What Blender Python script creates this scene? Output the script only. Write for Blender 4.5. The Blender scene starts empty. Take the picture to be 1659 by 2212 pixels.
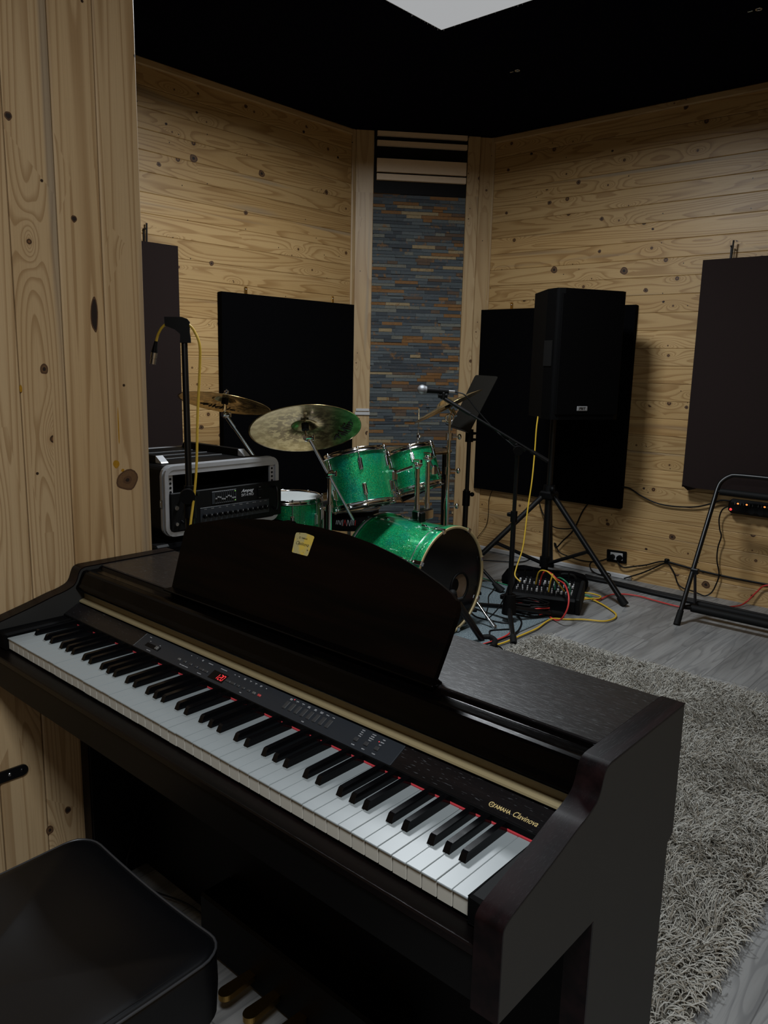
import bpy, math, random
import numpy as np
from mathutils import Vector, Matrix
random.seed(7)
rng = np.random.default_rng(11)
SC = bpy.context.scene
COL = SC.collection
PI = math.pi

# ------------------------------------------------------------------ mesh helpers
def V3(a): return Vector((a[0], a[1], a[2]))

class MB:
    """collects shapes (world coordinates) for ONE mesh object"""
    def __init__(self):
        self.v = []; self.f = []; self.uv = {}; self.sm = []; self.mi = {}
    def add(self, vs, fs, smooth=False, uvs=None):
        o = len(self.v)
        self.v += [tuple(p) for p in vs]
        for k, f in enumerate(fs):
            if uvs is not None: self.uv[len(self.f)] = uvs[k]
            self.f.append([i + o for i in f]); self.sm.append(smooth)
        return self
    def box(self, lo, hi, M=None):
        x0, y0, z0 = lo; x1, y1, z1 = hi
        vs = [Vector(p) for p in ((x0,y0,z0),(x1,y0,z0),(x1,y1,z0),(x0,y1,z0),(x0,y0,z1),(x1,y0,z1),(x1,y1,z1),(x0,y1,z1))]
        if M is not None: vs = [M @ p for p in vs]
        return self.add(vs, [(0,3,2,1),(4,5,6,7),(0,1,5,4),(1,2,6,5),(2,3,7,6),(3,0,4,7)])
    def cbox(self, c, d, M=None):
        return self.box([c[i]-d[i]/2 for i in range(3)], [c[i]+d[i]/2 for i in range(3)], M)
    def rbox(self, lo, hi, r, M=None):
        """box with chamfered edges"""
        r = min(r, *[(hi[i]-lo[i])*.49 for i in range(3)])
        vs = []; idx = {}
        for sx in (0,1):
            for sy in (0,1):
                for sz in (0,1):
                    c = [(lo, hi)[s][i] for i, s in enumerate((sx,sy,sz))]
                    sg = [1 if s == 0 else -1 for s in (sx,sy,sz)]
                    for a in range(3):
                        p = list(c)
                        for b in range(3):
                            if b != a: p[b] += sg[b]*r
                        idx[(sx,sy,sz,a)] = len(vs); vs.append(Vector(p))
        fs = []
        for a in range(3):
            b, c = [(1,2),(2,0),(0,1)][a]
            for s in (0,1):
                q = []
                for u, w in ((0,0),(1,0),(1,1),(0,1)):
                    k = [0,0,0]; k[a] = s; k[b] = u; k[c] = w
                    q.append(idx[(k[0],k[1],k[2],a)])
                fs.append(q if s else q[::-1])
            for u in (0,1):
                for w in (0,1):
                    k0 = [0,0,0]; k0[a] = 0; k0[b] = u; k0[c] = w
                    k1 = list(k0); k1[a] = 1
                    q = [idx[(*k0,b)], idx[(*k1,b)], idx[(*k1,c)], idx[(*k0,c)]]
                    fs.append(q if (u ^ w) == 0 else q[::-1])
        for sx in (0,1):
            for sy in (0,1):
                for sz in (0,1):
                    q = [idx[(sx,sy,sz,0)], idx[(sx,sy,sz,1)], idx[(sx,sy,sz,2)]]
                    fs.append(q if (sx+sy+sz) % 2 else q[::-1])
        if M is not None: vs = [M @ p for p in vs]
        return self.add(vs, fs)
    def cyl(self, p0, p1, r0, r1=None, n=16, cap=True):
        p0, p1 = V3(p0), V3(p1); r1 = r0 if r1 is None else r1
        d = (p1-p0).normalized()
        a = d.orthogonal().normalized(); b = d.cross(a)
        vs = []
        for p, r in ((p0,r0),(p1,r1)):
            for i in range(n):
                t = 2*PI*i/n
                vs.append(p + a*(r*math.cos(t)) + b*(r*math.sin(t)))
        self.add(vs, [(i,(i+1)%n,n+(i+1)%n,n+i) for i in range(n)], True)
        if cap: self.add(vs, [tuple(range(n-1,-1,-1)), tuple(range(n,2*n))])
        return self
    def tube(self, pts, r, n=8, sub=6, cap=True, closed=False):
        pts = [V3(p) for p in pts]
        if sub > 1 and len(pts) > 2: pts = spline(pts, sub, closed)
        rr = r if hasattr(r, '__len__') else None
        t0 = (pts[1]-pts[0]).normalized(); a = t0.orthogonal().normalized()
        vs = []; m = len(pts)
        for k, p in enumerate(pts):
            t = (pts[min(k+1,m-1)]-pts[max(k-1,0)])
            t = t.normalized() if t.length > 1e-9 else t0
            a = (a - t*a.dot(t)); a = a.normalized() if a.length > 1e-6 else t.orthogonal().normalized()
            b = t.cross(a)
            rad = r if rr is None else rr[0] + (rr[1]-rr[0])*k/(m-1)
            for i in range(n):
                q = 2*PI*i/n
                vs.append(p + a*(rad*math.cos(q)) + b*(rad*math.sin(q)))
        fs = [(k*n+i, k*n+(i+1)%n, (k+1)*n+(i+1)%n, (k+1)*n+i) for k in range(m-1) for i in range(n)]
        self.add(vs, fs, True)
        if cap: self.add(vs, [tuple(range(n-1,-1,-1)), tuple(range((m-1)*n, m*n))])
        return self
    def lathe(self, prof, M, n=48, closed=False):
        """profile [(r,z)] spun round z of M"""
        vs = []; m = len(prof)
        for r, z in prof:
            for i in range(n):
                t = 2*PI*i/n
                vs.append(M @ Vector((r*math.cos(t), r*math.sin(t), z)))
        fs = []
        for k in range(m if closed else m-1):
            k2 = (k+1) % m
            for i in range(n):
                fs.append((k*n+i, k*n+(i+1)%n, k2*n+(i+1)%n, k2*n+i))
        return self.add(vs, fs, True)
    def disc(self, r, M, n=48, z=0.0, flip=False):
        vs = [M @ Vector((r*math.cos(2*PI*i/n), r*math.sin(2*PI*i/n), z)) for i in range(n)]
        return self.add(vs, [tuple(range(n)) if not flip else tuple(range(n-1,-1,-1))])
    def prism(self, poly, off, smooth_sides=False):
        """polygon of 3D points extruded by off"""
        poly = [V3(p) for p in poly]; off = V3(off); n = len(poly)
        vs = poly + [p+off for p in poly]
        nrm = Vector((0,0,0))
        for i in range(n): nrm += poly[i].cross(poly[(i+1)%n])
        fw = nrm.dot(off) < 0
        side = [(i,(i+1)%n,n+(i+1)%n,n+i) for i in range(n)]
        caps = [tuple(range(n)), tuple(range(2*n-1,n-1,-1))]
        if not fw:
            side = [f for f in side]; caps = [c[::-1] for c in caps]
        else:
            side = [f[::-1] for f in side]
        self.add(vs, side, smooth_sides); self.add(vs, caps)
        return self
    def sphere(self, c, r, n=16, sc=(1,1,1)):
        c = V3(c); vs = []; m = n//2
        for j in range(m+1):
            th = PI*j/m
            for i in range(n):
                ph = 2*PI*i/n
                vs.append(c + Vector((sc[0]*r*math.sin(th)*math.cos(ph), sc[1]*r*math.sin(th)*math.sin(ph), sc[2]*r*math.cos(th))))
        return self.add(vs, [(j*n+i,(j+1)*n+i,(j+1)*n+(i+1)%n,j*n+(i+1)%n) for j in range(m) for i in range(n)], True)
    def torus(self, R, r, M, n=40, k=8):
        return self.lathe([(R+r*math.cos(2*PI*i/k), r*math.sin(2*PI*i/k)) for i in range(k)], M, n, True)
    def build(self, name, mat, parent=None, bevel=0, seg=2, smooth=None, origin=None):
        org = Vector((0,0,0))
        if parent is not None: org = V3(parent['_o']) if '_o' in parent else Vector((0,0,0))
        elif origin is not None: org = V3(origin)
        me = bpy.data.meshes.new(name)
        arr = [(p[0]-org.x, p[1]-org.y, p[2]-org.z) for p in self.v]
        me.from_pydata(arr, [], self.f)
        me.polygons.foreach_set('use_smooth', [bool(s) if smooth is None else smooth for s in self.sm])
        if self.uv:
            ul = me.uv_layers.new(name='UVMap')
            buf = np.zeros(len(me.loops)*2)
            for p in me.polygons:
                u = self.uv.get(p.index)
                if u is None: continue
                for j, li in enumerate(p.loop_indices):
                    buf[2*li] = u[j][0]; buf[2*li+1] = u[j][1]
            ul.data.foreach_set('uv', buf)
        me.update()
        mats = mat if isinstance(mat, (list, tuple)) else [mat]
        for m in mats: me.materials.append(m)
        for k, i in self.mi.items(): me.polygons[k].material_index = i
        o = bpy.data.objects.new(name, me); COL.objects.link(o)
        if parent is not None: o.parent = parent; o['_o'] = tuple(org)
        else: o.location = org; o['_o'] = tuple(org)
        if bevel:
            b = o.modifiers.new('Bevel', 'BEVEL'); b.width = bevel; b.segments = seg; b.limit_method = 'ANGLE'; b.angle_limit = math.radians(40)
        return o

def spline(pts, sub, closed=False):
    out = []; n = len(pts)
    for i in range(n-1 if not closed else n):
        if closed: p0,p1,p2,p3 = pts[(i-1)%n],pts[i],pts[(i+1)%n],pts[(i+2)%n]
        else: p0,p1,p2,p3 = pts[max(i-1,0)],pts[i],pts[i+1],pts[min(i+2,n-1)]
        for s in range(sub):
            t = s/sub; t2 = t*t; t3 = t2*t
            out.append(0.5*((2*p1)+(p2-p0)*t+(2*p0-5*p1+4*p2-p3)*t2+(3*p1-p0-3*p2+p3)*t3))
    out.append(pts[-1] if not closed else pts[0])
    return out

def frame(o, z, x=None):
    """matrix with origin o and local z along z"""
    z = V3(z).normalized()
    x = V3(x) if x is not None else (Vector((1,0,0)) if abs(z.x) < .9 else Vector((0,1,0)))
    x = (x - z*x.dot(z)).normalized(); y = z.cross(x)
    M = Matrix((x, y, z)).transposed().to_4x4(); M.translation = V3(o)
    return M

def thing(name, label, cat, loc, group=None):
    o = bpy.data.objects.new(name, None); COL.objects.link(o)
    o.location = loc; o.empty_display_size = .05; o['_o'] = tuple(loc)
    return tag(o, label, cat, group)
def tag(o, label, cat, group=None, kind=None):
    o['label'] = label; o['category'] = cat
    if group: o['group'] = group
    if kind: o['kind'] = kind
    return o
def struct(o):
    o['kind'] = 'structure'; return o
def copy_part(o, parent, loc=(0,0,0)):
    c = o.copy(); COL.objects.link(c); c.parent = parent; c.location = loc
    return c

def text(body, size, mat, parent, M, name='lettering', ext=.0002, shear=0, sx=1.0, align='CENTER', bold=0):
    cu = bpy.data.curves.new('txt', 'FONT'); cu.body = body; cu.size = size; cu.extrude = ext
    cu.shear = shear; cu.align_x = align; cu.align_y = 'CENTER'; cu.offset = bold; cu.resolution_u = 3
    t = bpy.data.objects.new('txt', cu); COL.objects.link(t)
    bpy.context.view_layer.update()
    dg = bpy.context.evaluated_depsgraph_get()
    me = bpy.data.meshes.new_from_object(t.evaluated_get(dg))
    bpy.data.objects.remove(t); bpy.data.curves.remove(cu)
    org = V3(parent['_o'])
    me.transform(Matrix.Translation(-org) @ M @ Matrix.Diagonal((sx,1,1,1)))
    me.name = name; me.materials.clear(); me.materials.append(mat)
    o = bpy.data.objects.new(name, me); COL.objects.link(o); o.parent = parent; o['_o'] = tuple(org)
    return o

# ------------------------------------------------------------------ materials
def lin(c):
    if isinstance(c, str):
        c = [int(c[i:i+2],16)/255 for i in (0,2,4)]
        c = [x/12.92 if x <= .04045 else ((x+.055)/1.055)**2.4 for x in c]
    return (*c[:3], 1)
class N:
    def __init__(self, name):
        self.m = bpy.data.materials.new(name); self.m.use_nodes = True
        self.t = self.m.node_tree; self.b = self.t.nodes['Principled BSDF']
    def n(self, typ, **kw):
        x = self.t.nodes.new(typ)
        ins = kw.pop('ins', {})
        for k, v in kw.items(): setattr(x, k, v)
        for k, v in ins.items(): self.put(x.inputs[k], v)
        return x
    def put(self, sock, v):
        if hasattr(v, 'is_output'): self.t.links.new(v, sock)
        else: sock.default_value = v
    def math(self, op, a, b=0.0, c=None, clamp=False):
        x = self.n('ShaderNodeMath', operation=op, use_clamp=clamp)
        self.put(x.inputs[0], a); self.put(x.inputs[1], b)
        if c is not None: self.put(x.inputs[2], c)
        return x.outputs[0]
    def xyz(self, x, y, z):
        c = self.n('ShaderNodeCombineXYZ'); self.put(c.inputs[0], x); self.put(c.inputs[1], y); self.put(c.inputs[2], z)
        return c.outputs[0]
    def noise(self, vec, scale=1, detail=2, rough=.5):
        x = self.n('ShaderNodeTexNoise', ins={'Scale':scale,'Detail':detail,'Roughness':rough})
        if vec is not None: self.put(x.inputs['Vector'], vec)
        return x.outputs['Fac']
    def sstep(self, v, a, b):
        x = self.n('ShaderNodeMapRange', interpolation_type='SMOOTHSTEP', ins={'From Min':a,'From Max':b})
        self.put(x.inputs['Value'], v); return x.outputs[0]
    def mix(self, f, a, b, mode='MIX'):
        x = self.n('ShaderNodeMix', data_type='RGBA', blend_type=mode)
        self.put(x.inputs[0], f); self.put(x.inputs[6], a); self.put(x.inputs[7], b)
        return x.outputs[2]
    def ramp(self, f, stops):
        x = self.n('ShaderNodeValToRGB'); e = x.color_ramp.elements
        while len(e) < len(stops): e.new(.5)
        for k, (p, c) in enumerate(stops): e[k].position = p; e[k].color = c
        self.put(x.inputs[0], f); return x.outputs[0]
    def bump(self, h, strength=.3, dist=.002):
        x = self.n('ShaderNodeBump', ins={'Strength':strength,'Distance':dist}); self.put(x.inputs['Height'], h)
        self.put(self.b.inputs['Normal'], x.outputs[0]); return x
    def setb(self, **kw):
        for k, v in kw.items(): self.put(self.b.inputs[k.replace('_',' ')], v)
        return self.m
    def obj(self): return self.n('ShaderNodeTexCoord').outputs['Object']

def plain(name, col, rough=.5, metal=0.0, spec=.5, coat=0.0, var=.25, scale=60, bump=0.0, emit=None, es=0):
    """simple procedural surface: colour with a little wear noise"""
    q = N(name); co = q.obj(); f = q.noise(co, scale, 3, .6)
    c = lin(col); d = tuple(max(0, x*(1-var)) for x in c[:3]) + (1,)
    q.setb(Base_Color=q.mix(f, c, d), Roughness=rough, Metallic=metal)
    q.b.inputs['Specular IOR Level'].default_value = spec
    if coat: q.b.inputs['Coat Weight'].default_value = coat; q.b.inputs['Coat Roughness'].default_value = .08
    if bump: q.bump(f, bump, .001)
    if emit is not None:
        q.b.inputs['Emission Color'].default_value = lin(emit); q.b.inputs['Emission Strength'].default_value = es
    return q.m

def pine(name, light, dark, knotc=(.03,.013,.006,1), ringf=13.0, rough=.42, uf=.62, vf=7.5, kt=.48):
    q = N(name)
    uv = q.n('ShaderNodeSeparateXYZ'); q.put(uv.inputs[0], q.n('ShaderNodeTexCoord').outputs['UV'])
    u, v = uv.outputs[0], uv.outputs[1]
    R = q.n('ShaderNodeNewGeometry').outputs['Random Per Island']
    r37 = q.math('MULTIPLY', R, 137.3)
    u2 = q.math('ADD', u, r37)
    base = q.noise(q.xyz(q.math('MULTIPLY', u2, uf), q.math('MULTIPLY', v, vf), r37), 1, 1.5, .4)
    # knots: one feature per stretched cell, distance measured in metres
    kv = q.xyz(q.math('MULTIPLY', u2, 2.1), q.math('MULTIPLY', v, 7.0), q.math('MULTIPLY', R, 51.0))
    vo = q.n('ShaderNodeTexVoronoi', voronoi_dimensions='3D', ins={'Scale':1.0,'Randomness':.8}); q.put(vo.inputs['Vector'], kv)
    sp = q.n('ShaderNodeVectorMath', operation='SUBTRACT'); q.put(sp.inputs[0], kv); q.put(sp.inputs[1], vo.outputs['Position'])
    sx = q.n('ShaderNodeSeparateXYZ'); q.put(sx.inputs[0], sp.outputs[0])
    du = q.math('MULTIPLY', sx.outputs[0], 1/2.1); dv = q.math('MULTIPLY', sx.outputs[1], 1/7.0)
    d = q.math('SQRT', q.math('ADD', q.math('MULTIPLY', du, du), q.math('MULTIPLY', dv, dv)))
    kc = q.n('ShaderNodeSeparateColor'); q.put(kc.inputs[0], vo.outputs['Color'])
    has = q.math('GREATER_THAN', kc.outputs[0], kt)
    krad = q.math('MULTIPLY_ADD', q.math('POWER', kc.outputs[1], 1.6), .0125, .0035)
    kd = q.math('DIVIDE', d, krad)
    du2 = q.math('MULTIPLY', du, .38)
    dd = q.math('SQRT', q.math('ADD', q.math('MULTIPLY', du2, du2), q.math('MULTIPLY', dv, dv)))
    halo = q.math('MULTIPLY', q.math('POWER', 2.718, q.math('MULTIPLY', dd, -48.0)), has)
    n2 = q.math('MULTIPLY_ADD', halo, .42, base)
    ring = q.math('FRACT', q.math('MULTIPLY', n2, ringf))
    line = q.math('MULTIPLY', q.sstep(ring, .45, .92), q.sstep(ring, 1.0, .93))
    fib = q.noise(q.xyz(q.math('MULTIPLY', u2, 5.0), q.math('MULTIPLY', v, 330.0), r37), 1, 2, .6)
    tint = q.noise(q.xyz(q.math('MULTIPLY', u2, .5), q.math('MULTIPLY', v, 4.0), q.math('MULTIPLY', R, 11.0)), 1, 2, .5)
    c = q.mix(q.math('MULTIPLY', line, .62), lin(light), lin(dark))
    c = q.mix(q.math('MULTIPLY', q.sstep(fib, .45, .75), .22), c, lin(dark))
    c = q.mix(q.sstep(tint, .35, .75), c, q.mix(1.0, c, (.86,.80,.70,1), 'MULTIPLY'))
    bri = q.math('MULTIPLY_ADD', q.math('FRACT', q.math('MULTIPLY', R, 17.7)), .26, .84)
    c = q.mix(1.0, c, q.n('ShaderNodeCombineColor', ins={0:bri,1:bri,2:bri}).outputs[0], 'MULTIPLY')
    # greyish heartwood stain on some boards
    st = q.noise(q.xyz(q.math('MULTIPLY', u2, .75), q.math('MULTIPLY', v, 15.0), q.math('MULTIPLY', R, 77.0)), 1, 1, .4)
    c = q.mix(q.math('MULTIPLY', q.sstep(st, .66, .78), .55), c, lin((.22,.19,.15)))
    kn = q.math('MULTIPLY', q.sstep(kd, 1.15, .85), has)
    kring = q.math('MULTIPLY', q.math('MULTIPLY', q.sstep(kd, 2.3, 1.2), has), .35)
    c = q.mix(kring, c, lin(dark))
    c = q.mix(kn, c, q.mix(q.sstep(kd, .25, .8), lin((.16,.075,.03)), knotc))
    # small pin holes
    pv = q.n('ShaderNodeTexVoronoi', voronoi_dimensions='2D', ins={'Scale':1.0,'Randomness':1.0})
    q.put(pv.inputs['Vector'], q.xyz(q.math('MULTIPLY', u2, 3.1), q.math('MULTIPLY', q.math('ADD', v, r37), 3.1), 0))
    c = q.mix(q.sstep(pv.outputs['Distance'], .013, .008), c, lin((.03,.015,.008)))
    q.setb(Base_Color=c, Roughness=q.math('MULTIPLY_ADD', fib, .16, rough-.06))
    q.b.inputs['Specular IOR Level'].default_value = .5
    q.bump(q.math('SUBTRACT', q.math('MULTIPLY', fib, .35), q.math('MULTIPLY', line, .3)), .35, .0012)
    return q.m

def darkwood(name, col, col2, rough=.35, axis=0, pores=.6, spec=.5, coat=0.0, spots=0.0):
    """near-black open-pored veneer; grain runs along axis"""
    q = N(name); co = q.obj()
    s = q.n('ShaderNodeSeparateXYZ'); q.put(s.inputs[0], co)
    sc = [330.0]*3; sc[axis] = 26.0
    v = q.xyz(*[q.math('MULTIPLY', s.outputs[i], sc[i]) for i in range(3)])
    sc2 = [34.0]*3; sc2[axis] = 2.2
    v2 = q.xyz(*[q.math('MULTIPLY', s.outputs[i], sc2[i]) for i in range(3)])
    f = q.noise(v, 1.6, 3, .6); g = q.noise(v2, 1, 3, .55)
    c = q.mix(q.sstep(g, .35, .7), lin(col), lin(col2))
    if spots:      # pale pores, short dashes along the grain
        sc3 = [620.0]*3; sc3[axis] = 75.0
        h = q.noise(q.xyz(*[q.math('MULTIPLY', s.outputs[i], sc3[i]) for i in range(3)]), 1, 1, .4)
        c = q.mix(q.math('MULTIPLY', q.sstep(h, .67, .76), .75), c, (spots, spots*1.05, spots*1.12, 1))
    q.setb(Base_Color=c, Roughness=q.math('MULTIPLY_ADD', q.sstep(f, .5, .7), .06, rough))
    q.b.inputs['Specular IOR Level'].default_value = spec
    if coat: q.b.inputs['Coat Weight'].default_value = coat; q.b.inputs['Coat Roughness'].default_value = .12
    q.bump(q.sstep(f, .54, .68), pores, .0005)
    return q.m

M = {}
M['pine'] = pine('pine_boards', (.52,.345,.155), (.27,.140,.045), ringf=15.0, uf=.55, vf=8.5)
M['pine_pale'] = pine('pine_trim', (.52,.37,.20), (.36,.22,.10), ringf=9.0)
M['pine_near'] = pine('pine_partition', (.54,.385,.215), (.30,.175,.075), ringf=22.0, rough=.40, uf=.22, vf=9.0, kt=.62)
M['slat'] = plain('slat_veneer', (.80,.62,.44), .5, var=.12, scale=30)
M['black_paint'] = plain('black_paint', (.0017,.0017,.0019), .6, var=.3, spec=.18)
M['fabric_black'] = plain('black_fabric', (.0014,.0014,.0019), .95, spec=.05, var=.4, scale=400, bump=.3)
M['fabric_brown'] = plain('brown_fabric', (.022,.0145,.0135), .95, spec=.12, var=.3, scale=500, bump=.35)
M['ceil'] = plain('ceiling_cloth', (.006,.006,.0115), .95, spec=.0, var=.3, scale=120)
M['metal_black'] = plain('black_metal', (.003,.003,.0035), .36, var=.3, spec=.38)
M['plastic_black'] = plain('black_plastic', (.0016,.0016,.0019), .55, spec=.16)
M['speaker_black'] = plain('speaker_paint', (.0010,.0010,.0012), .65, spec=.07)
M['rib_grey'] = plain('grey_plastic_rib', (.05,.052,.055), .5)
M['knot_ring'] = plain('knot_bark', (.10,.045,.018), .6, var=.5, scale=300)
M['knot_dark'] = plain('knot_core', (.018,.008,.004), .6, var=.5, scale=300)
M['knot_mid'] = plain('knot_heart', (.15,.075,.03), .55, var=.5, scale=250)
M['resin'] = plain('dried_resin', (.42,.21,.015), .3, var=.4, scale=200)
M['rubber'] = plain('black_rubber', (.003,.003,.003), .7, spec=.22)
M['cable_black'] = plain('black_cable', (.0025,.0025,.003), .5, spec=.25)
M['cable_yellow'] = plain('yellow_cable', (.62,.40,.03), .45, var=.12)
M['cable_red'] = plain('red_cable', (.55,.035,.03), .45, var=.12)
M['cable_green'] = plain('green_cable', (.02,.22,.10), .45, var=.12)
M['chrome'] = plain('chrome', (.75,.76,.78), .12, metal=1.0, var=.08)
M['steel'] = plain('satin_steel', (.55,.56,.57), .3, metal=1.0, var=.15)
M['alu'] = plain('aluminium', (.50,.51,.53), .40, metal=.45, var=.2, scale=25)
M['brass'] = plain('pedal_brass', (.55,.34,.10), .28, metal=1.0, var=.2)
M['white_plastic'] = plain('white_plastic', (.55,.55,.55), .4, var=.08)
M['white_ink'] = plain('white_ink', (.55,.56,.58), .6, var=.05)
M['grey_ink'] = plain('grey_ink', (.22,.22,.22), .6, var=.05)
M['gold_ink'] = plain('gold_ink', (.62,.47,.20), .45, var=.1)
M['black_ink'] = plain('black_ink', (.012,.008,.006), .6)
M['ivory'] = plain('white_key_plastic', (.245,.268,.272), .36, var=.06, scale=14)
M['ivory_front'] = plain('key_front_plastic', (.50,.48,.42), .4, var=.06, scale=20)
M['ebony'] = plain('black_key_plastic', (.0025,.0025,.003), .12, var=.0, spec=.14)
M['felt_red'] = plain('red_felt', (.50,.03,.04), .9, var=.3, scale=300)
M['panel_grey'] = plain('control_panel', (.016,.0205,.027), .42, var=.15)
M['button_grey'] = plain('panel_button', (.035,.037,.040), .4, var=.1)
M['button_light'] = plain('pale_button', (.11,.11,.105), .45, var=.1)
M['button_red'] = plain('red_button', (.42,.05,.05), .45, var=.1)
M['led_red'] = plain('red_digits', (.3,.01,.01), .4, emit=(1,.05,.06), es=1.1)
M['led_orange'] = plain('orange_led', (.3,.1,.02), .4, emit=(1,.33,.08), es=1.1)
M['gold'] = plain('gold_trim', (.30,.24,.130), .48, metal=.15, var=.15, scale=18)
M['piano_top'] = darkwood('rosewood_top', (.0036,.0031,.0035), (.0070,.0052,.0054), .31, 0, .12, spots=.07, spec=.36)
M['piano_front'] = darkwood('rosewood_front', (.0006,.0005,.0005), (.0012,.0007,.0006), .17, 0, .05, spec=.08)
M['piano_stand'] = darkwood('rosewood_desk', (.0007,.0005,.0004), (.0030,.0012,.0007), .5, 0, .1, spec=.05)
M['piano_cap'] = darkwood('rosewood_edge', (.0026,.0014,.0017), (.0085,.0036,.0040), .34, 1, .05, spec=.13)
M['piano_slip'] = darkwood('rosewood_slip', (.0014,.0009,.0009), (.0036,.0019,.0018), .34, 0, .05, spec=.15)
M['piano_side'] = plain('piano_side_laminate', (.0185,.0185,.0175), .62, var=.15, scale=12, bump=.05)
M['apron'] = plain('piano_apron_laminate', (.0016,.0016,.0017), .5, var=.15, scale=12, spec=.14)
M['piano_black'] = plain('piano_under_black', (.0012,.0012,.0014), .55, var=.2, spec=.12)
M['leather'] = plain('black_leather', (.0019,.0021,.0029), .40, var=.35, scale=9, spec=.34, bump=.08)
M['welt'] = plain('leather_welt', (.03,.031,.034), .35, var=.2)
M['drum_inner'] = plain('drum_head_black', (.0018,.0018,.002), .16, var=.3, spec=.25)
M['drum_head'] = plain('drum_head_clear', (.055,.050,.034), .4, var=.3, scale=20)
M['drum_head_white'] = plain('drum_head_white', (.45,.48,.47), .5, var=.12)
M['hoop_wood'] = plain('maple_hoop', (.56,.44,.22), .38, var=.2, scale=20, coat=.3)
M['port_wood'] = plain('drum_port_wood', (.20,.13,.075), .6, var=.2)
M['sticker'] = None

def sparkle(name, c1, c2):
    q = N(name); co = q.obj()
    vo = q.n('ShaderNodeTexVoronoi', ins={'Scale':620.0}); q.put(vo.inputs['Vector'], co)
    s = q.n('ShaderNodeSeparateColor'); q.put(s.inputs[0], vo.outputs['Color'])
    big = q.noise(co, 9, 2, .5)
    c = q.mix(q.math('POWER', s.outputs[0], 1.6), lin(c1), lin(c2))
    c = q.mix(q.math('MULTIPLY', q.sstep(s.outputs[1], .93, .99), .7), c, lin((.30,.58,.04)))
    c = q.mix(q.math('MULTIPLY', q.sstep(big, .45, .7), .5), c, lin((.0,.22,.20)))
    q.setb(Base_Color=c, Roughness=q.math('MULTIPLY_ADD', s.outputs[2], .3, .28), Metallic=.62)
    q.b.inputs['Coat Weight'].default_value = 1.0; q.b.inputs['Coat Roughness'].default_value = .04
    # each flake tips a little its own way
    nm = q.n('ShaderNodeVectorMath', operation='MULTIPLY_ADD'); q.put(nm.inputs[0], vo.outputs['Color']); nm.inputs[1].default_value = (.30,.30,.30)
    geo = q.n('ShaderNodeNewGeometry'); off = q.n('ShaderNodeVectorMath', operation='SUBTRACT'); q.put(off.inputs[0], geo.outputs['Normal']); off.inputs[1].default_value = (.15,.15,.15)
    q.put(nm.inputs[2], off.outputs[0]); nn = q.n('ShaderNodeVectorMath', operation='NORMALIZE'); q.put(nn.inputs[0], nm.outputs[0])
    q.put(q.b.inputs['Normal'], nn.outputs[0])
    return q.m
M['green'] = sparkle('green_sparkle', (.0,.150,.050), (.0,.56,.21))

def cymbal_mat():
    q = N('cymbal_bronze'); co = q.obj()
    s = q.n('ShaderNodeSeparateXYZ'); q.put(s.inputs[0], q.n('ShaderNodeTexCoord').outputs['UV'])
    r, a = s.outputs[0], s.outputs[1]
    groove = q.noise(q.xyz(q.math('MULTIPLY', r, 260.0), q.math('MULTIPLY', a, .6), 0), 1, 2, .6)
    pat = q.noise(q.xyz(q.math('MULTIPLY', r, 30.0), q.math('MULTIPLY', a, 5.0), 3.0), 1, 3, .65)
    c = q.mix(q.sstep(pat, .4, .62), lin((.46,.32,.13)), lin((.78,.58,.28)))
    mid = q.math('MULTIPLY', q.sstep(r, .055, .075), q.sstep(r, .19, .15))
    c = q.mix(q.math('MULTIPLY', q.sstep(pat, .55, .5), q.math('MULTIPLY', mid, .55)), c, lin((.20,.13,.065)))
    q.setb(Base_Color=c, Roughness=q.math('MULTIPLY_ADD', pat, .20, .11), Metallic=.92)
    q.bump(groove, .18, .0006)
    return q.m
M['cymbal'] = cymbal_mat()

def stone_mat():
    q = N('stacked_slate'); R = q.n('ShaderNodeNewGeometry').outputs['Random Per Island']
    co = q.obj()
    k = q.math('FRACT', q.math('MULTIPLY', R, 91.7))
    c = q.ramp(k, [(0,lin((.068,.082,.092))),(.20,lin((.095,.112,.118))),(.34,lin((.042,.051,.060))),(.48,lin((.15,.15,.125))),(.58,lin((.075,.092,.099))),(.70,lin((.20,.095,.030))),(.80,lin((.095,.06,.038))),(.89,lin((.29,.215,.115))),(.94,lin((.055,.066,.074)))])
    q.t.nodes[-1].color_ramp.interpolation = 'CONSTANT'
    n = q.noise(co, 28, 4, .65); n2 = q.noise(co, 90, 3, .6)
    sel = q.math('FRACT', q.math('MULTIPLY', R, 33.1))
    rust = q.math('MULTIPLY', q.sstep(n, .52, .66), q.sstep(sel, .55, .75))
    c = q.mix(q.math('MULTIPLY', rust, .8), c, lin((.22,.11,.035)))
    c = q.mix(q.math('MULTIPLY', q.sstep(n2, .5, .75), .5), c, lin((.03,.032,.036)))
    q.setb(Base_Color=c, Roughness=.72); q.b.inputs['Specular IOR Level'].default_value = .35
    q.bump(q.math('ADD', n, q.math('MULTIPLY', n2, .5)), .55, .003)
    return q.m
M['stone'] = stone_mat()
M['grout'] = plain('pale_grout', (.16,.165,.165), .9)

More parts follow.
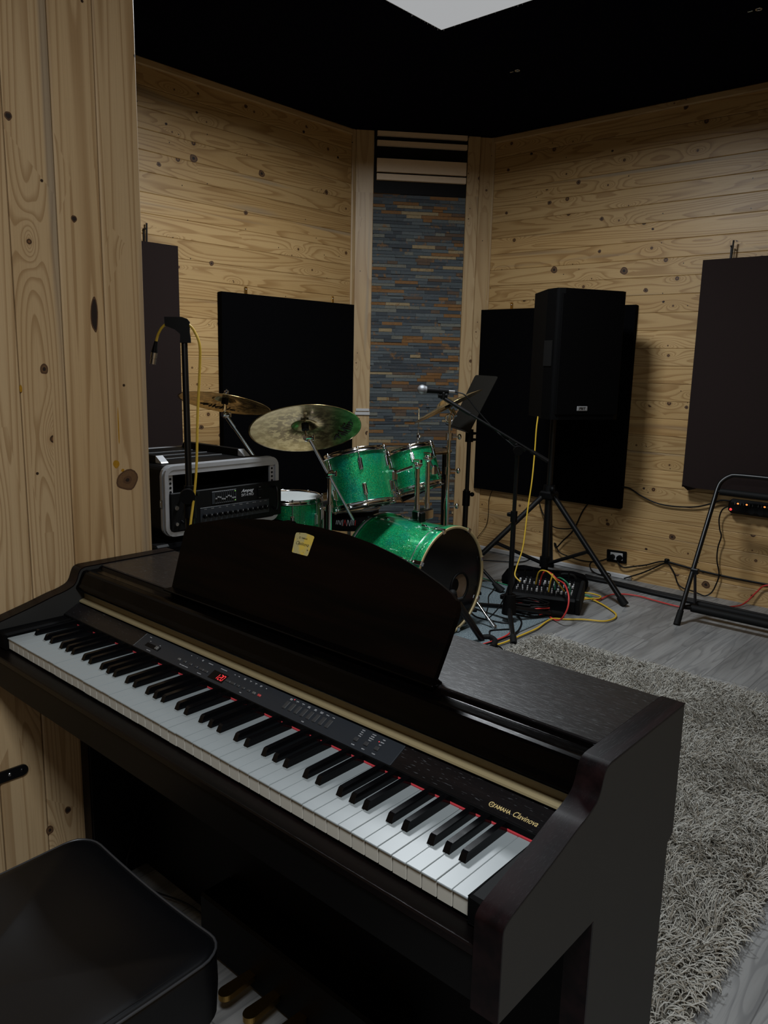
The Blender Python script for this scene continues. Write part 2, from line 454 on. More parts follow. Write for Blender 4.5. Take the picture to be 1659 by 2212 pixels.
def floor_mat():
    q = N('grey_laminate'); co = q.obj()
    s = q.n('ShaderNodeSeparateXYZ'); q.put(s.inputs[0], co)
    W, Ln = .19, 1.25
    col = q.math('FLOOR', q.math('DIVIDE', s.outputs[0], W))
    cr = q.n('ShaderNodeTexWhiteNoise', noise_dimensions='1D'); q.put(cr.inputs['W'], col)
    yy = q.math('ADD', q.math('DIVIDE', s.outputs[1], Ln), cr.outputs['Value'])
    row = q.math('FLOOR', yy)
    wn = q.n('ShaderNodeTexWhiteNoise', noise_dimensions='2D'); q.put(wn.inputs['Vector'], q.xyz(col, row, 0))
    R = wn.outputs['Value']; r9 = q.math('MULTIPLY', R, 93.0)
    v = q.xyz(q.math('MULTIPLY', s.outputs[0], 11.0), q.math('MULTIPLY', s.outputs[1], 1.1), r9)
    g = q.noise(v, 1, 2, .5)
    ring = q.math('FRACT', q.math('MULTIPLY', g, 9.0))
    fib = q.noise(q.xyz(q.math('MULTIPLY', s.outputs[0], 260.0), q.math('MULTIPLY', s.outputs[1], 6.0), r9), 1, 3, .6)
    c = q.mix(q.sstep(q.noise(q.xyz(q.math('MULTIPLY', s.outputs[0], 16.0), q.math('MULTIPLY', s.outputs[1], 1.4), r9), 1, 3, .55), .35, .7), lin((.255,.255,.25)), lin((.165,.165,.162)))
    c = q.mix(q.math('MULTIPLY', q.math('MULTIPLY', q.sstep(ring, .55, .9), q.sstep(ring, 1.0, .93)), .4), c, lin((.085,.087,.092)))
    c = q.mix(q.math('MULTIPLY', q.sstep(fib, .5, .75), .35), c, lin((.10,.102,.106)))
    bri = q.math('MULTIPLY_ADD', R, .35, .80)
    c = q.mix(1.0, c, q.n('ShaderNodeCombineColor', ins={0:bri,1:bri,2:bri}).outputs[0], 'MULTIPLY')
    ex = q.math('ABSOLUTE', q.math('SUBTRACT', q.math('FRACT', q.math('DIVIDE', s.outputs[0], W)), .5))
    ey = q.math('ABSOLUTE', q.math('SUBTRACT', q.math('FRACT', yy), .5))
    seam = q.math('MAXIMUM', q.sstep(ex, .488, .496), q.sstep(ey, .4982, .4993))
    c = q.mix(q.math('MULTIPLY', seam, .6), c, lin((.05,.05,.052)))
    q.setb(Base_Color=c, Roughness=q.math('MULTIPLY_ADD', fib, .15, .36))
    q.bump(q.math('SUBTRACT', q.math('MULTIPLY', fib, .3), seam), .3, .0012)
    return q.m
M['floor'] = floor_mat()

def carpet_mat():
    q = N('blue_grey_carpet'); co = q.obj()
    n = q.noise(co, 130, 3, .7); n2 = q.noise(co, 420, 2, .6)
    c = q.mix(q.sstep(n, .42, .62), lin((.095,.125,.14)), lin((.20,.245,.26)))
    c = q.mix(q.sstep(n2, .60, .72), c, lin((.36,.40,.41)))
    q.setb(Base_Color=c, Roughness=.95); q.b.inputs['Specular IOR Level'].default_value = .1
    q.bump(n2, .7, .004)
    return q.m
M['carpet'] = carpet_mat()

def pile_mat():
    q = N('shaggy_pile')
    R = q.n('ShaderNodeNewGeometry').outputs['Random Per Island']
    c = q.ramp(R, [(0,lin((.22,.19,.145))),(.3,lin((.37,.35,.305))),(.75,lin((.46,.445,.40))),(1,lin((.41,.40,.365)))])
    q.setb(Base_Color=c, Roughness=.75); q.b.inputs['Specular IOR Level'].default_value = .2
    return q.m
M['pile'] = pile_mat()
M['backing'] = plain('rug_backing', (.075,.066,.05), .95, var=.4, scale=200)

def sticker_mat():
    q = N('gold_sticker'); co = q.obj()
    n = q.noise(co, 55, 2, .5); n2 = q.noise(co, 160, 2, .5)
    c = q.mix(q.sstep(n, .42, .6), lin((.50,.36,.06)), lin((.36,.31,.14)))
    c = q.mix(q.sstep(n2, .64, .70), c, lin((.10,.07,.01)))
    return q.setb(Base_Color=c, Roughness=.4)
M['sticker'] = sticker_mat()
M['lamp'] = plain('lamp_diffuser', (.04,.04,.04), .5, emit=(.96,.98,1.0), es=.38)
M['dark_wall'] = plain('dark_stained_boards', (.045,.034,.026), .7, var=.3)

# ================================================================== THE SETTING
def board(mb, P, U, W, Nn, L, wd, T=.018, ch=.0028, gap=.0004, u0=None):
    """one chamfered board: length L along U, width wd along W, face at Nn"""
    P, U, W, Nn = V3(P), V3(U), V3(W), V3(Nn)
    sec = [(gap,-T),(gap,-ch),(gap+ch,0),(wd-gap-ch,0),(wd-gap,-ch),(wd-gap,-T)]
    n = len(sec); vs = []
    for l in (0, L):
        for a, b in sec: vs.append(P + U*l + W*a + Nn*b)
    flip = U.cross(W).dot(Nn) < 0
    fs = []; uv = []
    off = random.uniform(0, 4)
    for i in range(n):
        j = (i+1) % n
        f = [i, i+n, j+n, j]; q = [(off, sec[i][0]), (off+L, sec[i][0]), (off+L, sec[j][0]), (off, sec[j][0])]
        if not flip: f = f[::-1]; q = q[::-1]
        fs.append(f); uv.append(q)
    for e in (0, 1):
        f = list(range(n)) if e == 0 else list(range(2*n-1, n-1, -1))
        if flip: f = f[::-1]
        fs.append(f); uv.append([(off+e*L, sec[k % n][0]) for k in f])
    mb.add(vs, fs, False, uv)

YB, XL, ZC = 4.04, -2.2, 2.85
def mark(mb, P, U, W, Nn, rings):
    """grain figure lying in the board face: nested outlines, each (half-length, half-width, material slot)"""
    P, U, W, Nn = V3(P), V3(U), V3(W), V3(Nn)
    flip = U.cross(W).dot(Nn) < 0; ph = random.uniform(0, 6)
    for k, (a, b, m) in enumerate(rings):
        vs = [P + U*(a*math.cos(t)*(1+.10*math.sin(3*t+ph))) + W*(b*math.sin(t)*(1+.10*math.sin(2*t+ph))) + Nn*(.0003+.0003*k) for t in [2*PI*i/18 for i in range(18)]]
        mb.mi[len(mb.f)] = m; mb.add(vs, [tuple(range(18)) if not flip else tuple(range(17,-1,-1))], False, [[(0,0)]*18])
def knot(mb, P, U, W, Nn, r):
    mark(mb, P, U, W, Nn, [(r*1.15,r,1),(r*.8,r*.72,3),(r*.42,r*.4,2)] if r > .009 else [(r*1.2,r,1),(r*.7,r*.7,2)])
KN = ['knot_ring', 'knot_dark', 'knot_mid', 'resin']
def hwall(name, P, U, Nn, L, mat, knots=()):
    mb = MB(); z = 2.72 - .105*26
    b = []
    zz = 2.72
    while zz > .02: b.append((zz-.105, zz)); zz -= .105
    b.append((2.72, ZC+.02))
    for z0, z1 in b:
        z0 = max(z0, -.02)
        board(mb, (P[0], P[1], z0), U, (0,0,1), Nn, L, z1-z0)
    for a, z, r in knots: knot(mb, (a if U[0] else P[0], a if U[1] else P[1], z), U, (0,0,1), Nn, r)
    return struct(mb.build(name, [mat]+[M[k] for k in KN]))
hwall('wall_back', (-1.62, YB, 0), (1,0,0), (0,-1,0), 4.65, M['pine'], [(-.918,2.485,.013),(-1.119,2.385,.013),(-.568,1.927,.022),(-1.055,1.962,.021),(-1.275,2.707,.009),(-.419,1.805,.013),(-.303,1.733,.007),(-.268,2.805,.012),(-.702,2.638,.007),(-.741,2.248,.012),(-.406,2.157,.007),(-.121,.323,.018),(.109,.066,.022),(-.548,.339,.012),(-.278,.219,.008),(-.326,.601,.007),(-.107,1.117,.010),(-.072,.773,.012),(-1.447,2.356,.010),(-1.449,2.631,.010),(-.741,2.054,.010)])
hwall('wall_left', (XL, -2.8, 0), (0,1,0), (1,0,0), 6.15, M['pine'], [(2.052,2.424,.022),(2.534,2.433,.020),(3.072,2.418,.014),(2.16,1.878,.014),(1.831,2.351,.012),(2.42,2.778,.011),(2.412,2.192,.013),(2.872,2.739,.009),(2.091,2.765,.006),(2.08,2.666,.007),(3.174,2.649,.008),(2.066,.942,.014),(2.205,.888,.014),(1.883,2.563,.007)])
hwall('wall_right', (3.0, -2.8, 0), (0,1,0), (-1,0,0), 6.85, M['pine'])
hwall('wall_front', (-2.2, -2.8, 0), (1,0,0), (0,1,0), 5.2, M['dark_wall'])

# vertical plank partition close by on the left
mb = MB(); y = .411
while y > -2.75:
    board(mb, (-.082, y-.1045, 0), (0,0,1), (0,1,0), (1,0,0), ZC, .1045, .028, .003, .0009)
    y -= .1045
for yy, zz, r in ((.107,1.819,.0075),(.240,1.635,.0065),(.152,1.302,.010),(.148,.221,.008),(.100,.188,.010)): knot(mb, (-.082,yy,zz), (0,0,1), (0,1,0), (1,0,0), r)
mark(mb, (-.082,.346,1.033), (0,0,1), (0,1,0), (1,0,0), [(.026,.030,1),(.022,.026,3),(.010,.012,1),(.0045,.0055,2)])
mark(mb, (-.082,.278,1.428), (0,0,1), (0,1,0), (1,0,0), [(.040,.0095,1),(.034,.0070,2)])
for yy, zz, a, b in ((.0975,1.259,.008,.0035),(.328,1.165,.045,.0018),(.318,1.075,.010,.008),(.3345,1.058,.004,.004)): mark(mb, (-.082,yy,zz), (0,0,1), (0,1,0), (1,0,0), [(a,b,4)])
pw = struct(mb.build('wall_partition', [M['pine_near']]+[M[k] for k in KN]))

# floor and ceiling
mb = MB(); mb.box((XL-.05, -2.85, -.03), (3.05, YB+.1, 0)); struct(mb.build('floor', M['floor']))
mb = MB(); mb.box((XL-.05, -2.85, ZC), (3.05, YB+.1, ZC+.03)); struct(mb.build('ceiling', M['ceil']))

# chamfered corner: local s along the corner wall, n into the room
CA = Vector((-2.2, 3.34, 0)); CD = Vector((.61, .70, 0)).normalized(); CN = Vector((CD.y, -CD.x, 0))
def cp(s, z, n=0.0): return CA + CD*s + CN*n + Vector((0,0,z))
# stacked slate strip panel: strips are one wall surface
mb = MB(); z = 0.0
while z < 2.46:
    h = random.choice((.0185,.0205,.022,.0225,.024)); s = .122 - random.uniform(0, .14)
    while s < .758:
        l = random.choice((.07,.09,.12,.15,.18,.22))*random.uniform(.85,1.2)
        a, b = max(s, .122), min(s+l, .758)
        if b-a > .012:
            n0 = random.uniform(.004, .013)
            A = cp(a+.0006, z+.0005, n0)
            vs = [cp(a+.0006,z+.0005,-.02),cp(b-.0006,z+.0005,-.02),cp(b-.0006,z+h-.0005,-.02),cp(a+.0006,z+h-.0005,-.02),
                  cp(a+.001,z+.001,n0+random.uniform(-.002,.002)),cp(b-.001,z+.001,n0+random.uniform(-.002,.002)),cp(b-.001,z+h-.001,n0+random.uniform(-.002,.002)),cp(a+.001,z+h-.001,n0+random.uniform(-.002,.002))]
            mb.add(vs, [(4,5,6,7),(0,1,5,4),(1,2,6,5),(2,3,7,6),(3,0,4,7)])
        s += l
    z += h
struct(mb.build('wall_corner', M['stone']))
mb = MB(); mb.prism([cp(.10,0,-.012), cp(.78,0,-.012), cp(.78,2.5,-.012), cp(.10,2.5,-.012)], CN*.0135); struct(mb.build('wall_corner_backing', M['grout']))
# pine posts either side of the stone
k = 1
for s0, s1, n0, zs in ((0.0,.122,.022,(0,2.46,ZC)),(.758,.845,.022,(0,2.47,ZC)),(.847,.935,.012,(0,2.37,ZC))):
    mb = MB()
    for z0, z1 in zip(zs[:-1], zs[1:]):
        board(mb, cp(s0, z0, n0), (0,0,1), CD, CN, z1-z0, s1-s0, .03, .003)
    struct(mb.build('trim_%d' % k, M['pine_pale'])); k += 1
# corner mouldings on the two long walls, and mouldings under the ceiling
for P, U, W, Nn, L, wd in (((XL+.012, 3.30, 0), (0,0,1), (0,1,0), (1,0,0), ZC, .042),
                           ((-1.60, YB-.012, 0), (0,0,1), (1,0,0), (0,-1,0), ZC, .042),
                           ((XL+.015, .3, 2.812), (0,1,0), (0,0,1), (1,0,0), 3.0, .04),
                           ((-1.56, YB-.015, 2.812), (1,0,0), (0,0,1), (0,-1,0), 4.5, .04)):
    mb = MB(); board(mb, P, U, W, Nn, L, wd, .016, .006)
    struct(mb.build('trim_%d' % k, M['pine_pale'])); k += 1
# white strip along the foot of the back wall
mb = MB(); mb.rbox((-1.56, YB-.022, .001), (-.355, YB-.002, .03), .004); struct(mb.build('baseboard_back', M['white_plastic']))

# slatted acoustic diffuser above the stone
t = thing('acoustic_diffuser', 'black box with four pale wooden slats above the stone panel', 'diffuser', cp(.44, 2.46))
mb = MB(); mb.prism([cp(.125,2.462,.0), cp(.757,2.462,.0), cp(.757,2.849,.0), cp(.125,2.849,.0)], CN*.018); mb.build('backing', M['black_paint'], t)
for z0, z1 in ((2.818,2.846),(2.757,2.788),(2.592,2.676),(2.542,2.580)):
    mb = MB(); mb.prism([cp(.140,z0,.018), cp(.748,z0,.018), cp(.748,z1,.018), cp(.140,z1,.018)], CN*.028); mb.build('slat', M['slat'], t)

# white two-piece clip plate on the left post
t = thing('clip_plate', 'small white plastic clip plate on the pine post left of the stone', 'plate', cp(.078, .975, .022))
mb = MB(); mb.prism([cp(.025,1.003,.022), cp(.118,1.003,.022), cp(.118,1.020,.022), cp(.025,1.020,.022)], CN*.012); mb.build('upper_half', M['white_plastic'], t, .003)
mb = MB(); mb.prism([cp(.018,.976,.022), cp(.122,.976,.022), cp(.122,.996,.022), cp(.018,.996,.022)], CN*.012); mb.build('lower_half', M['white_plastic'], t, .003)

# iron strap on the partition
t = thing('iron_strap', 'black iron strap screwed to the plank partition under the piano', 'strap', (-.081, 0, .375))
mb = MB()
pl = [(-.0815, -.35, .3625), (-.0815, .043, .3605)]
poly = [(-.0815,-.35,.3615),(-.0815,.043,.3585)] + [(-.0815, .043+.0135*math.cos(a), .372+.0135*math.sin(a)) for a in [(-PI/2)+PI*i/8 for i in range(1,8)]] + [(-.0815,.043,.3855),(-.0815,-.35,.3885)]
mb.prism(poly, (.005,0,0)); mb.build('strap', M['metal_black'], t, .001)
for yy in (.014, .042):
    mb = MB(); mb.lathe([(0,.0018),(.003,.0016),(.0042,0)], frame((-.0765, yy, .373), (1,0,0)), 14); mb.build('screw', M['steel' if yy < .03 else 'metal_black'], t)

# ceiling light panel
t = thing('ceiling_light', 'square white glowing panel light in the black ceiling', 'ceiling light', (-.475, 2.12, ZC))
mb = MB(); mb.box((-.770,1.836,2.838), (-.180,2.412,2.850)); mb.build('diffuser', M['lamp'], t)
mb = MB()
for a in (((-.776,1.83,2.840),(-.770,2.418,2.852)),((-.180,1.83,2.840),(-.174,2.418,2.852)),((-.770,2.412,2.840),(-.180,2.418,2.852)),((-.770,1.83,2.840),(-.180,1.836,2.852))): mb.box(*a)
mb.build('frame', M['white_plastic'], t)
# frayed cloth threads at the cut-out edge
fr = MB()
for i in range(46):
    if random.random() < .5: p = Vector((-.777, random.uniform(1.9,2.42), 2.848)); d = Vector((random.uniform(.2,1), random.uniform(-.6,.6), 0))
    else: p = Vector((random.uniform(-.77,-.25), 2.419, 2.848)); d = Vector((random.uniform(-.6,.6), random.uniform(-1,-.2), 0))
    l = random.uniform(.006, .022)
    fr.tube([p, p+d*l*.5+Vector((0,0,-.006)), p+d*l*random.uniform(.3,1)+Vector((0,0,-.006-random.uniform(0,.012)))], .0006, 4, 3)
fr.build('cloth_threads', M['white_plastic'], t)
# ceiling eyelets
for i, (x, yy, lab) in enumerate(((-.781,3.071,'small pale eyelet in the black ceiling nearer the lit panel'),(.398,3.099,'small pale eyelet in the black ceiling at the far right'))):
    t = thing('ceiling_eyelet', lab, 'eyelet', (x, yy, ZC), 'eyelets in the black ceiling')
    mb = MB(); mb.torus(.0115, .0035, frame((x, yy, ZC-.004), (0,0,1)), 20, 6); mb.build('ring', M['steel'], t)
    mb = MB(); mb.rbox((x-.045, yy-.004, ZC-.006), (x-.024, yy+.002, ZC), .001); mb.build('hook', M['steel'], t)

# floor coverings
mb = MB(); mb.rbox((-2.15, 1.55, .0005), (-.325, 3.32, .008), .003)
tag(mb.build('drum_carpet', M['carpet'], origin=(-1.2,2.4,0)), 'blue-grey speckled flat carpet under the drum kit', 'carpet')

# shaggy rug: backing plus a pile nobody could count
RX0, RX1, RY0, RY1 = -.205, 1.235, .475, 2.655
t = thing('shaggy_rug', 'beige-grey long-pile shaggy rug on the laminate behind the piano', 'rug', (.5, 1.57, 0))
mb = MB(); mb.rbox((RX0, RY0, .0005), (RX1, RY1, .010), .003); mb.build('backing', M['backing'], t)
def pile():
    n = 62000; S = 5
    p = np.stack([rng.uniform(RX0, RX1, n), rng.uniform(RY0, RY1, n), np.full(n, .008)], 1)
    # clumps share a lean direction
    fx = lambda q, k: np.sin(q[:,0]*9.1*k+q[:,1]*4.3*k)+np.sin(q[:,1]*11.7*k-q[:,0]*6.1*k+1.3)+.6*np.sin((q[:,0]+q[:,1])*23*k)
    ang = fx(p, 1.0)*1.5 + rng.normal(0, .75, n)
    lean = rng.uniform(.35, 1.25, n); L = rng.uniform(.030, .062, n); w = rng.uniform(.0011, .0019, n)
    # strands at the edge fall outward
    edge = np.minimum.reduce([p[:,0]-RX0, RX1-p[:,0], p[:,1]-RY0, RY1-p[:,1]])
    out = np.where(p[:,0]-RX0 == edge, PI, np.where(RX1-p[:,0] == edge, 0, np.where(p[:,1]-RY0 == edge, -PI/2, PI/2)))
    e = edge < .045; ang[e] = out[e] + rng.normal(0, .45, e.sum()); lean[e] = rng.uniform(.8, 1.35, e.sum()); L[e] *= .85
    curl = rng.normal(0, 1.5, n)
    verts = np.zeros((n, S, 3, 3)); pos = p.copy()
    el = np.pi/2 - lean*.35
    for s in range(S):
        a = ang + curl*(s/(S-1))
        d = np.stack([np.cos(a)*np.cos(el), np.sin(a)*np.cos(el), np.sin(el)], 1)
        x = np.cross(d, np.array([0,0,1.0])); x /= np.linalg.norm(x, axis=1, keepdims=True)+1e-9
        yv = np.cross(x, d); ww = w*(1.0 if s < S-1 else .55)
        for c in range(3):
            t_ = 2*PI*c/3
            verts[:,s,c] = pos + x*(ww*math.cos(t_))[:,None] + yv*(ww*math.sin(t_))[:,None]
        pos = pos + d*(L/(S-1))[:,None]
        el = el - lean*.62
        pos[:,2] = np.maximum(pos[:,2], .006)
    idx = np.arange(n*S*3).reshape(n, S, 3)
    q = []
    for s in range(S-1):
        for c in range(3):
            c2 = (c+1) % 3
            q.append(np.stack([idx[:,s,c], idx[:,s,c2], idx[:,s+1,c2], idx[:,s+1,c]], 1))
    q = np.concatenate(q)
    v = verts.reshape(-1, 3) - np.array([.5, 1.57, 0])
    me = bpy.data.meshes.new('pile'); me.vertices.add(len(v)); me.vertices.foreach_set('co', v.ravel())
    me.loops.add(q.size); me.loops.foreach_set('vertex_index', q.ravel())
    me.polygons.add(len(q)); me.polygons.foreach_set('loop_start', np.arange(0, q.size, 4)); me.polygons.foreach_set('loop_total', np.full(len(q), 4))
    me.polygons.foreach_set('use_smooth', np.ones(len(q), bool))
    me.update(calc_edges=True); me.materials.append(M['pile'])
    o = bpy.data.objects.new('pile', me); COL.objects.link(o); o.parent = t; o['kind'] = 'stuff'
pile()

# ================================================================== THE PIANO
PX0, PX1 = -.04, 1.253       # inner faces of the two side panels
piano = thing('digital_piano', 'dark rosewood digital piano with open keyboard and upright music desk', 'piano', (.61, .2, 0))
prof = [(.447,.843),(.204,.843),(.193,.839),(.187,.829),(.182,.815),(.174,.804),(.160,.797),(.142,.7915),(.125,.788),(.08,.775),(.034,.763),(-.008,.7525),(-.022,.748),(-.0295,.742),(-.031,.735)]
prof = prof[:1] + [(p.x, p.y) for p in spline([Vector((a, b, 0)) for a, b in prof[1:]], 4)]
body = prof + [(-.031,.626),(.19,.626),(.188,0.0),(.43,0.0),(.432,.622),(.45,.632)]
for x0, x1 in ((PX1, PX1+.035), (PX0-.035, PX0)):
    mb = MB(); mb.prism([(x0, y, z) for y, z in body], (x1-x0,0,0))
    sp = mb.build('side_panel', M['piano_side'], piano, .0012, 2)
    # rosewood edge band over the curved top edge
    mb = MB(); pts = prof + [(-.031,.70),(-.031,.626)]
    nr = []
    for i in range(len(pts)):
        a = Vector(pts[max(i-1,0)]); b = Vector(pts[min(i+1,len(pts)-1)]); d = (b-a).normalized(); nr.append(Vector((d.y, -d.x))*-1)
    vs = []
    for x in (x0-.0006, x1+.0006):
        for (y, z), n_ in zip(pts, nr):
            s = 1 if n_.y > 0 or n_.x < 0 else -1
            vs.append((x, y, z)); vs.append((x, y+n_.x*.0022*s, z+n_.y*.0022*s))
    m = len(pts); fs = []
    for i in range(m-1):
        a0, a1 = 2*i, 2*i+2; b0, b1 = 2*m+2*i, 2*m+2*i+2
        fs += [(a0+1, a1+1, b1+1, b0+1), (a0, a0+1, b0+1, b0)[::-1] if 0 else (a0, a1, a1+1, a0+1), (b0, b0+1, b1+1, b1)]
    top = []; tv = []
    for i in range(m): tv += [vs[2*i+1], vs[2*m+2*i+1]]
    mb.add(tv, [(2*i, 2*i+2, 2*i+3, 2*i+1) for i in range(m-1)], True)
    mb.add(vs, [f for k, f in enumerate(fs) if k % 3], False)
    mb.box((x0-.0004, .1862, .012), (x1+.0004, .1905, .6255))
    eb = mb.build('edge_band', M['piano_cap'], sp)
# lid and closed-up key cover
mb = MB(); mb.rbox((PX0+.001, .243, .822), (PX1-.001, .449, .843), .002); mb.build('lid', M['piano_top'], piano)
cov = [(.2425,.8395),(.236,.8345),(.215,.8345),(.205,.8365),(.198,.8350),(.1945,.8315),(.184,.8085),(.179,.802),(.1775,.7965),(.180,.7915),(.186,.790),(.2425,.790)]
mb = MB(); mb.prism([(PX0+.001, y, z) for y, z in cov], (PX1-PX0-.002,0,0)); mb.build('key_cover', M['piano_front'], piano, .0015, 2)
gp = [(.1835,.7625),(.1845,.7665),(.197,.7705),(.1965,.7885),(.1990,.7890),(.2,.7625)]
mb = MB(); mb.prism([(PX0+.002, y, z) for y, z in gp], (PX1-PX0-.004,0,0)); mb.build('gold_trim', M['gold'], piano, .0006, 2)
# sloped fallboard: veneer - control panel - veneer
P0 = Vector((0,.145,.742)); PV = Vector((0,.035,.018)).normalized(); PN = Vector((0,-PV.z,PV.y))
def pf(x, v, n=0.0):
    Mx = Matrix((Vector((1,0,0)), PV, PN)).transposed().to_4x4(); Mx.translation = P0 + Vector((x,0,0)) + PV*v + PN*n
    return Mx
for x0, x1, nm, mt in ((PX0+.001,.2595,'fallboard',M['piano_top']),(.2605,.9720,'control_panel',M['panel_grey']),(.973,PX1-.001,'fallboard',M['piano_top'])):
    mb = MB(); mb.rbox((x0, 0, -.012), (x1, .0415, 0), .0008, pf(0,0)); fb = mb.build(nm, mt, piano)
    if nm == 'control_panel': cpan = fb
    fr_ = fb
rightfall = fr_
# maker's mark on the right fallboard
def mark_ring(M_, r, mat, parent, name='emblem'):
    mb = MB(); mb.torus(r*.86, r*.14, M_, 28, 6)
    for a in (90, 210, 330):
        a = math.radians(a); d = Vector((math.cos(a), math.sin(a), 0)); mb.tube([M_ @ (d*r*-.1), M_ @ (d*r*.8)], r*.08, 5, 1)
    return mb.build(name, mat, parent)
mark_ring(pf(1.1467,.0125,.0003), .0042, M['gold_ink'], rightfall)
text('YAMAHA', .0088, M['gold_ink'], rightfall, pf(1.1625,.0122,.0002), shear=0, sx=.78, bold=.0001)
text('Clavinova', .0118, M['gold_ink'], rightfall, pf(1.1985,.0132,.0002), shear=.32, sx=.82)

# control panel furniture
def pbtn(x, v, w, h, mat, name='button', d=.0022):
    mb = MB(); mb.rbox((-w/2,-h/2,-.001), (w/2,h/2,d), .0008, pf(x,v)); return mb.build(name, mat, cpan)
mb = MB(); mb.box((-.0245,-.0048,0), (.0245,.0048,.0003), pf(.312,.0172)); mb.build('slider_slot', M['black_paint'], cpan)
pbtn(.328,.0172,.0085,.0078,M['button_light'],'slider_knob',.004)
for i, x in enumerate((.4086,.4278,.4468,.4656)): pbtn(x,.0163,.0078,.0048,M['button_light' if i == 0 else 'button_grey'])
for x in (.4818,.4957): pbtn(x,.0160,.0134,.0050,M['button_grey'])
mb = MB(); mb.rbox((-.0218,-.0100,0), (.0218,.0100,.0004), .0003, pf(.5325,.0170)); dsp = mb.build('display', M['ebony'], cpan)
# seven-segment 120
def seg7(ch, x, v, w, h, mat, parent):
    S = {'a':((0,h),(w,h)),'b':((w,h),(w,h/2)),'c':((w,h/2),(w,0)),'d':((0,0),(w,0)),'e':((0,0),(0,h/2)),'f':((0,h/2),(0,h)),'g':((0,h/2),(w,h/2))}
    D = {'1':'bc','2':'abged','0':'abcdef'}[ch]; mb = MB()
    for s in D:
        a, b = S[s]
        a = Vector(a); b = Vector(b); d = (b-a).normalized()*.0007; q = Vector((-d.y, d.x))*.9
        pts = [a+d+q, b-d+q, b-d*.1, b-d-q, a+d-q, a+d*.1]
        mb.add([pf(x+p.x+p.y*.14, v+p.y, .0006).translation for p in pts], [tuple(range(5,-1,-1))])
    mb.build('digit', mat, parent)
for ch, x in (('1',.5310),('2',.5395),('0',.5468)): seg7(ch, x-.004 if ch == '1' else x-.003, .0112, .0052, .0118, M['led_red'], dsp)
for x in (.5635,.5778): pbtn(x,.0165,.0134,.0050,M['button_grey'])
for x, c in ((.5934,'button_grey'),(.6087,'button_grey'),(.6237,'button_grey'),(.6385,'button_light'),(.6530,'button_red')): pbtn(x,.0165,.0078,.0048,M[c])
for i, x in enumerate((.7200,.7350,.7497,.7645,.7796,.7944,.8092,.8240)): pbtn(x,.0212,.0082,.0165,M['button_grey'])
for x in (.8900,.9116,.9336): pbtn(x,.0166,.0082,.0072,M['button_grey'],'button',.003)
def ink(s, x, v, sz=.0024, m='white_ink'): text(s, sz, M[m], cpan, pf(x, v, .0001), sx=.85)
ink('CLP-411', .281, .0348)
ink('MIN', .2916, .0265, .0020); ink('MAX', .3273, .0260, .0020); ink('MASTER VOLUME', .3110, .0060, .0021)
ink('DEMO  TRANSPOSE  FUNCTION', .4336, .0075, .0022); ink('METRONOME', .4850, .0065, .0022); ink('SONG', .6103, .0065, .0022)
for s, x in (('ON',.4262),('A',.4453),('START\nSTOP',.4637),('TEMPO/FUNCTION',.4890),('TEMPO/FUNCTION/SONG',.5301),('-/NO',.5635),('+/YES',.5755),('PRESET\nSONG',.5929),('TRACK\n1',.6090),('TRACK\n2',.6240),('START/\nSTOP',.6385),('REC',.6535)): ink(s, x, .0345, .0019)
for s, x in (('GRAND\nPIANO',.7193),('E.PIANO\n1',.7345),('E.PIANO\n2',.7492),('HARPSI\nCHORD',.7640),('VIBRA\nPHONE',.7797),('CHURCH\nORGAN',.7946),('STRINGS',.8090),('CHOIR',.8228)): ink(s, x, .0350, .0020)
ink('VOICE', .7755, .0060, .0024)
for s, x, v in (('ROOM',.8893,.0364),('HALL 1',.8895,.0325),('HALL 2',.8900,.0286),('STAGE',.8900,.0247),('CHORUS',.9118,.0366),('PHASER',.9118,.0325),('TREMOLO',.9118,.0286),('DELAY',.9118,.0247),('HARD',.9338,.0350),('MEDIUM',.9338,.0298),('SOFT',.9335,.0246),('REVERB',.8905,.0068),('EFFECT',.9122,.0068),('TOUCH',.9340,.0068)): ink(s, x, v, .0023)
mb = MB(); mb.lathe([(0,.0004),(.0007,.0003),(.0009,0)], pf(.9275,.0295), 10); mb.build('indicator', M['led_red'], cpan)
mb = MB(); mb.lathe([(0,.0004),(.0007,.0003),(.0009,0)], pf(.7255,.0372), 10); mb.build('indicator', M['led_red'], cpan)

# keys
kw = .0235
def white_key_mesh():
    mb = MB(); w = kw-.0006
    mb.rbox((0,-.0012,.7275), (w,.1425,.730), .0007)
    return mb
k0 = white_key_mesh().build('white_key', M['ivory'], piano)
mb = MB(); mb.rbox((.0003,.0012,.705), (kw-.0012,.14,.7274), .0006); f0 = mb.build('key_front', M['ivory_front'], k0)
k0.location.x += 0; base = k0.location.copy()
for i in range(1, 52):
    dz = rng.normal(0, .00025)
    k = copy_part(k0, piano, (base.x+i*kw, base.y, base.z+dz)); copy_part(f0, k)
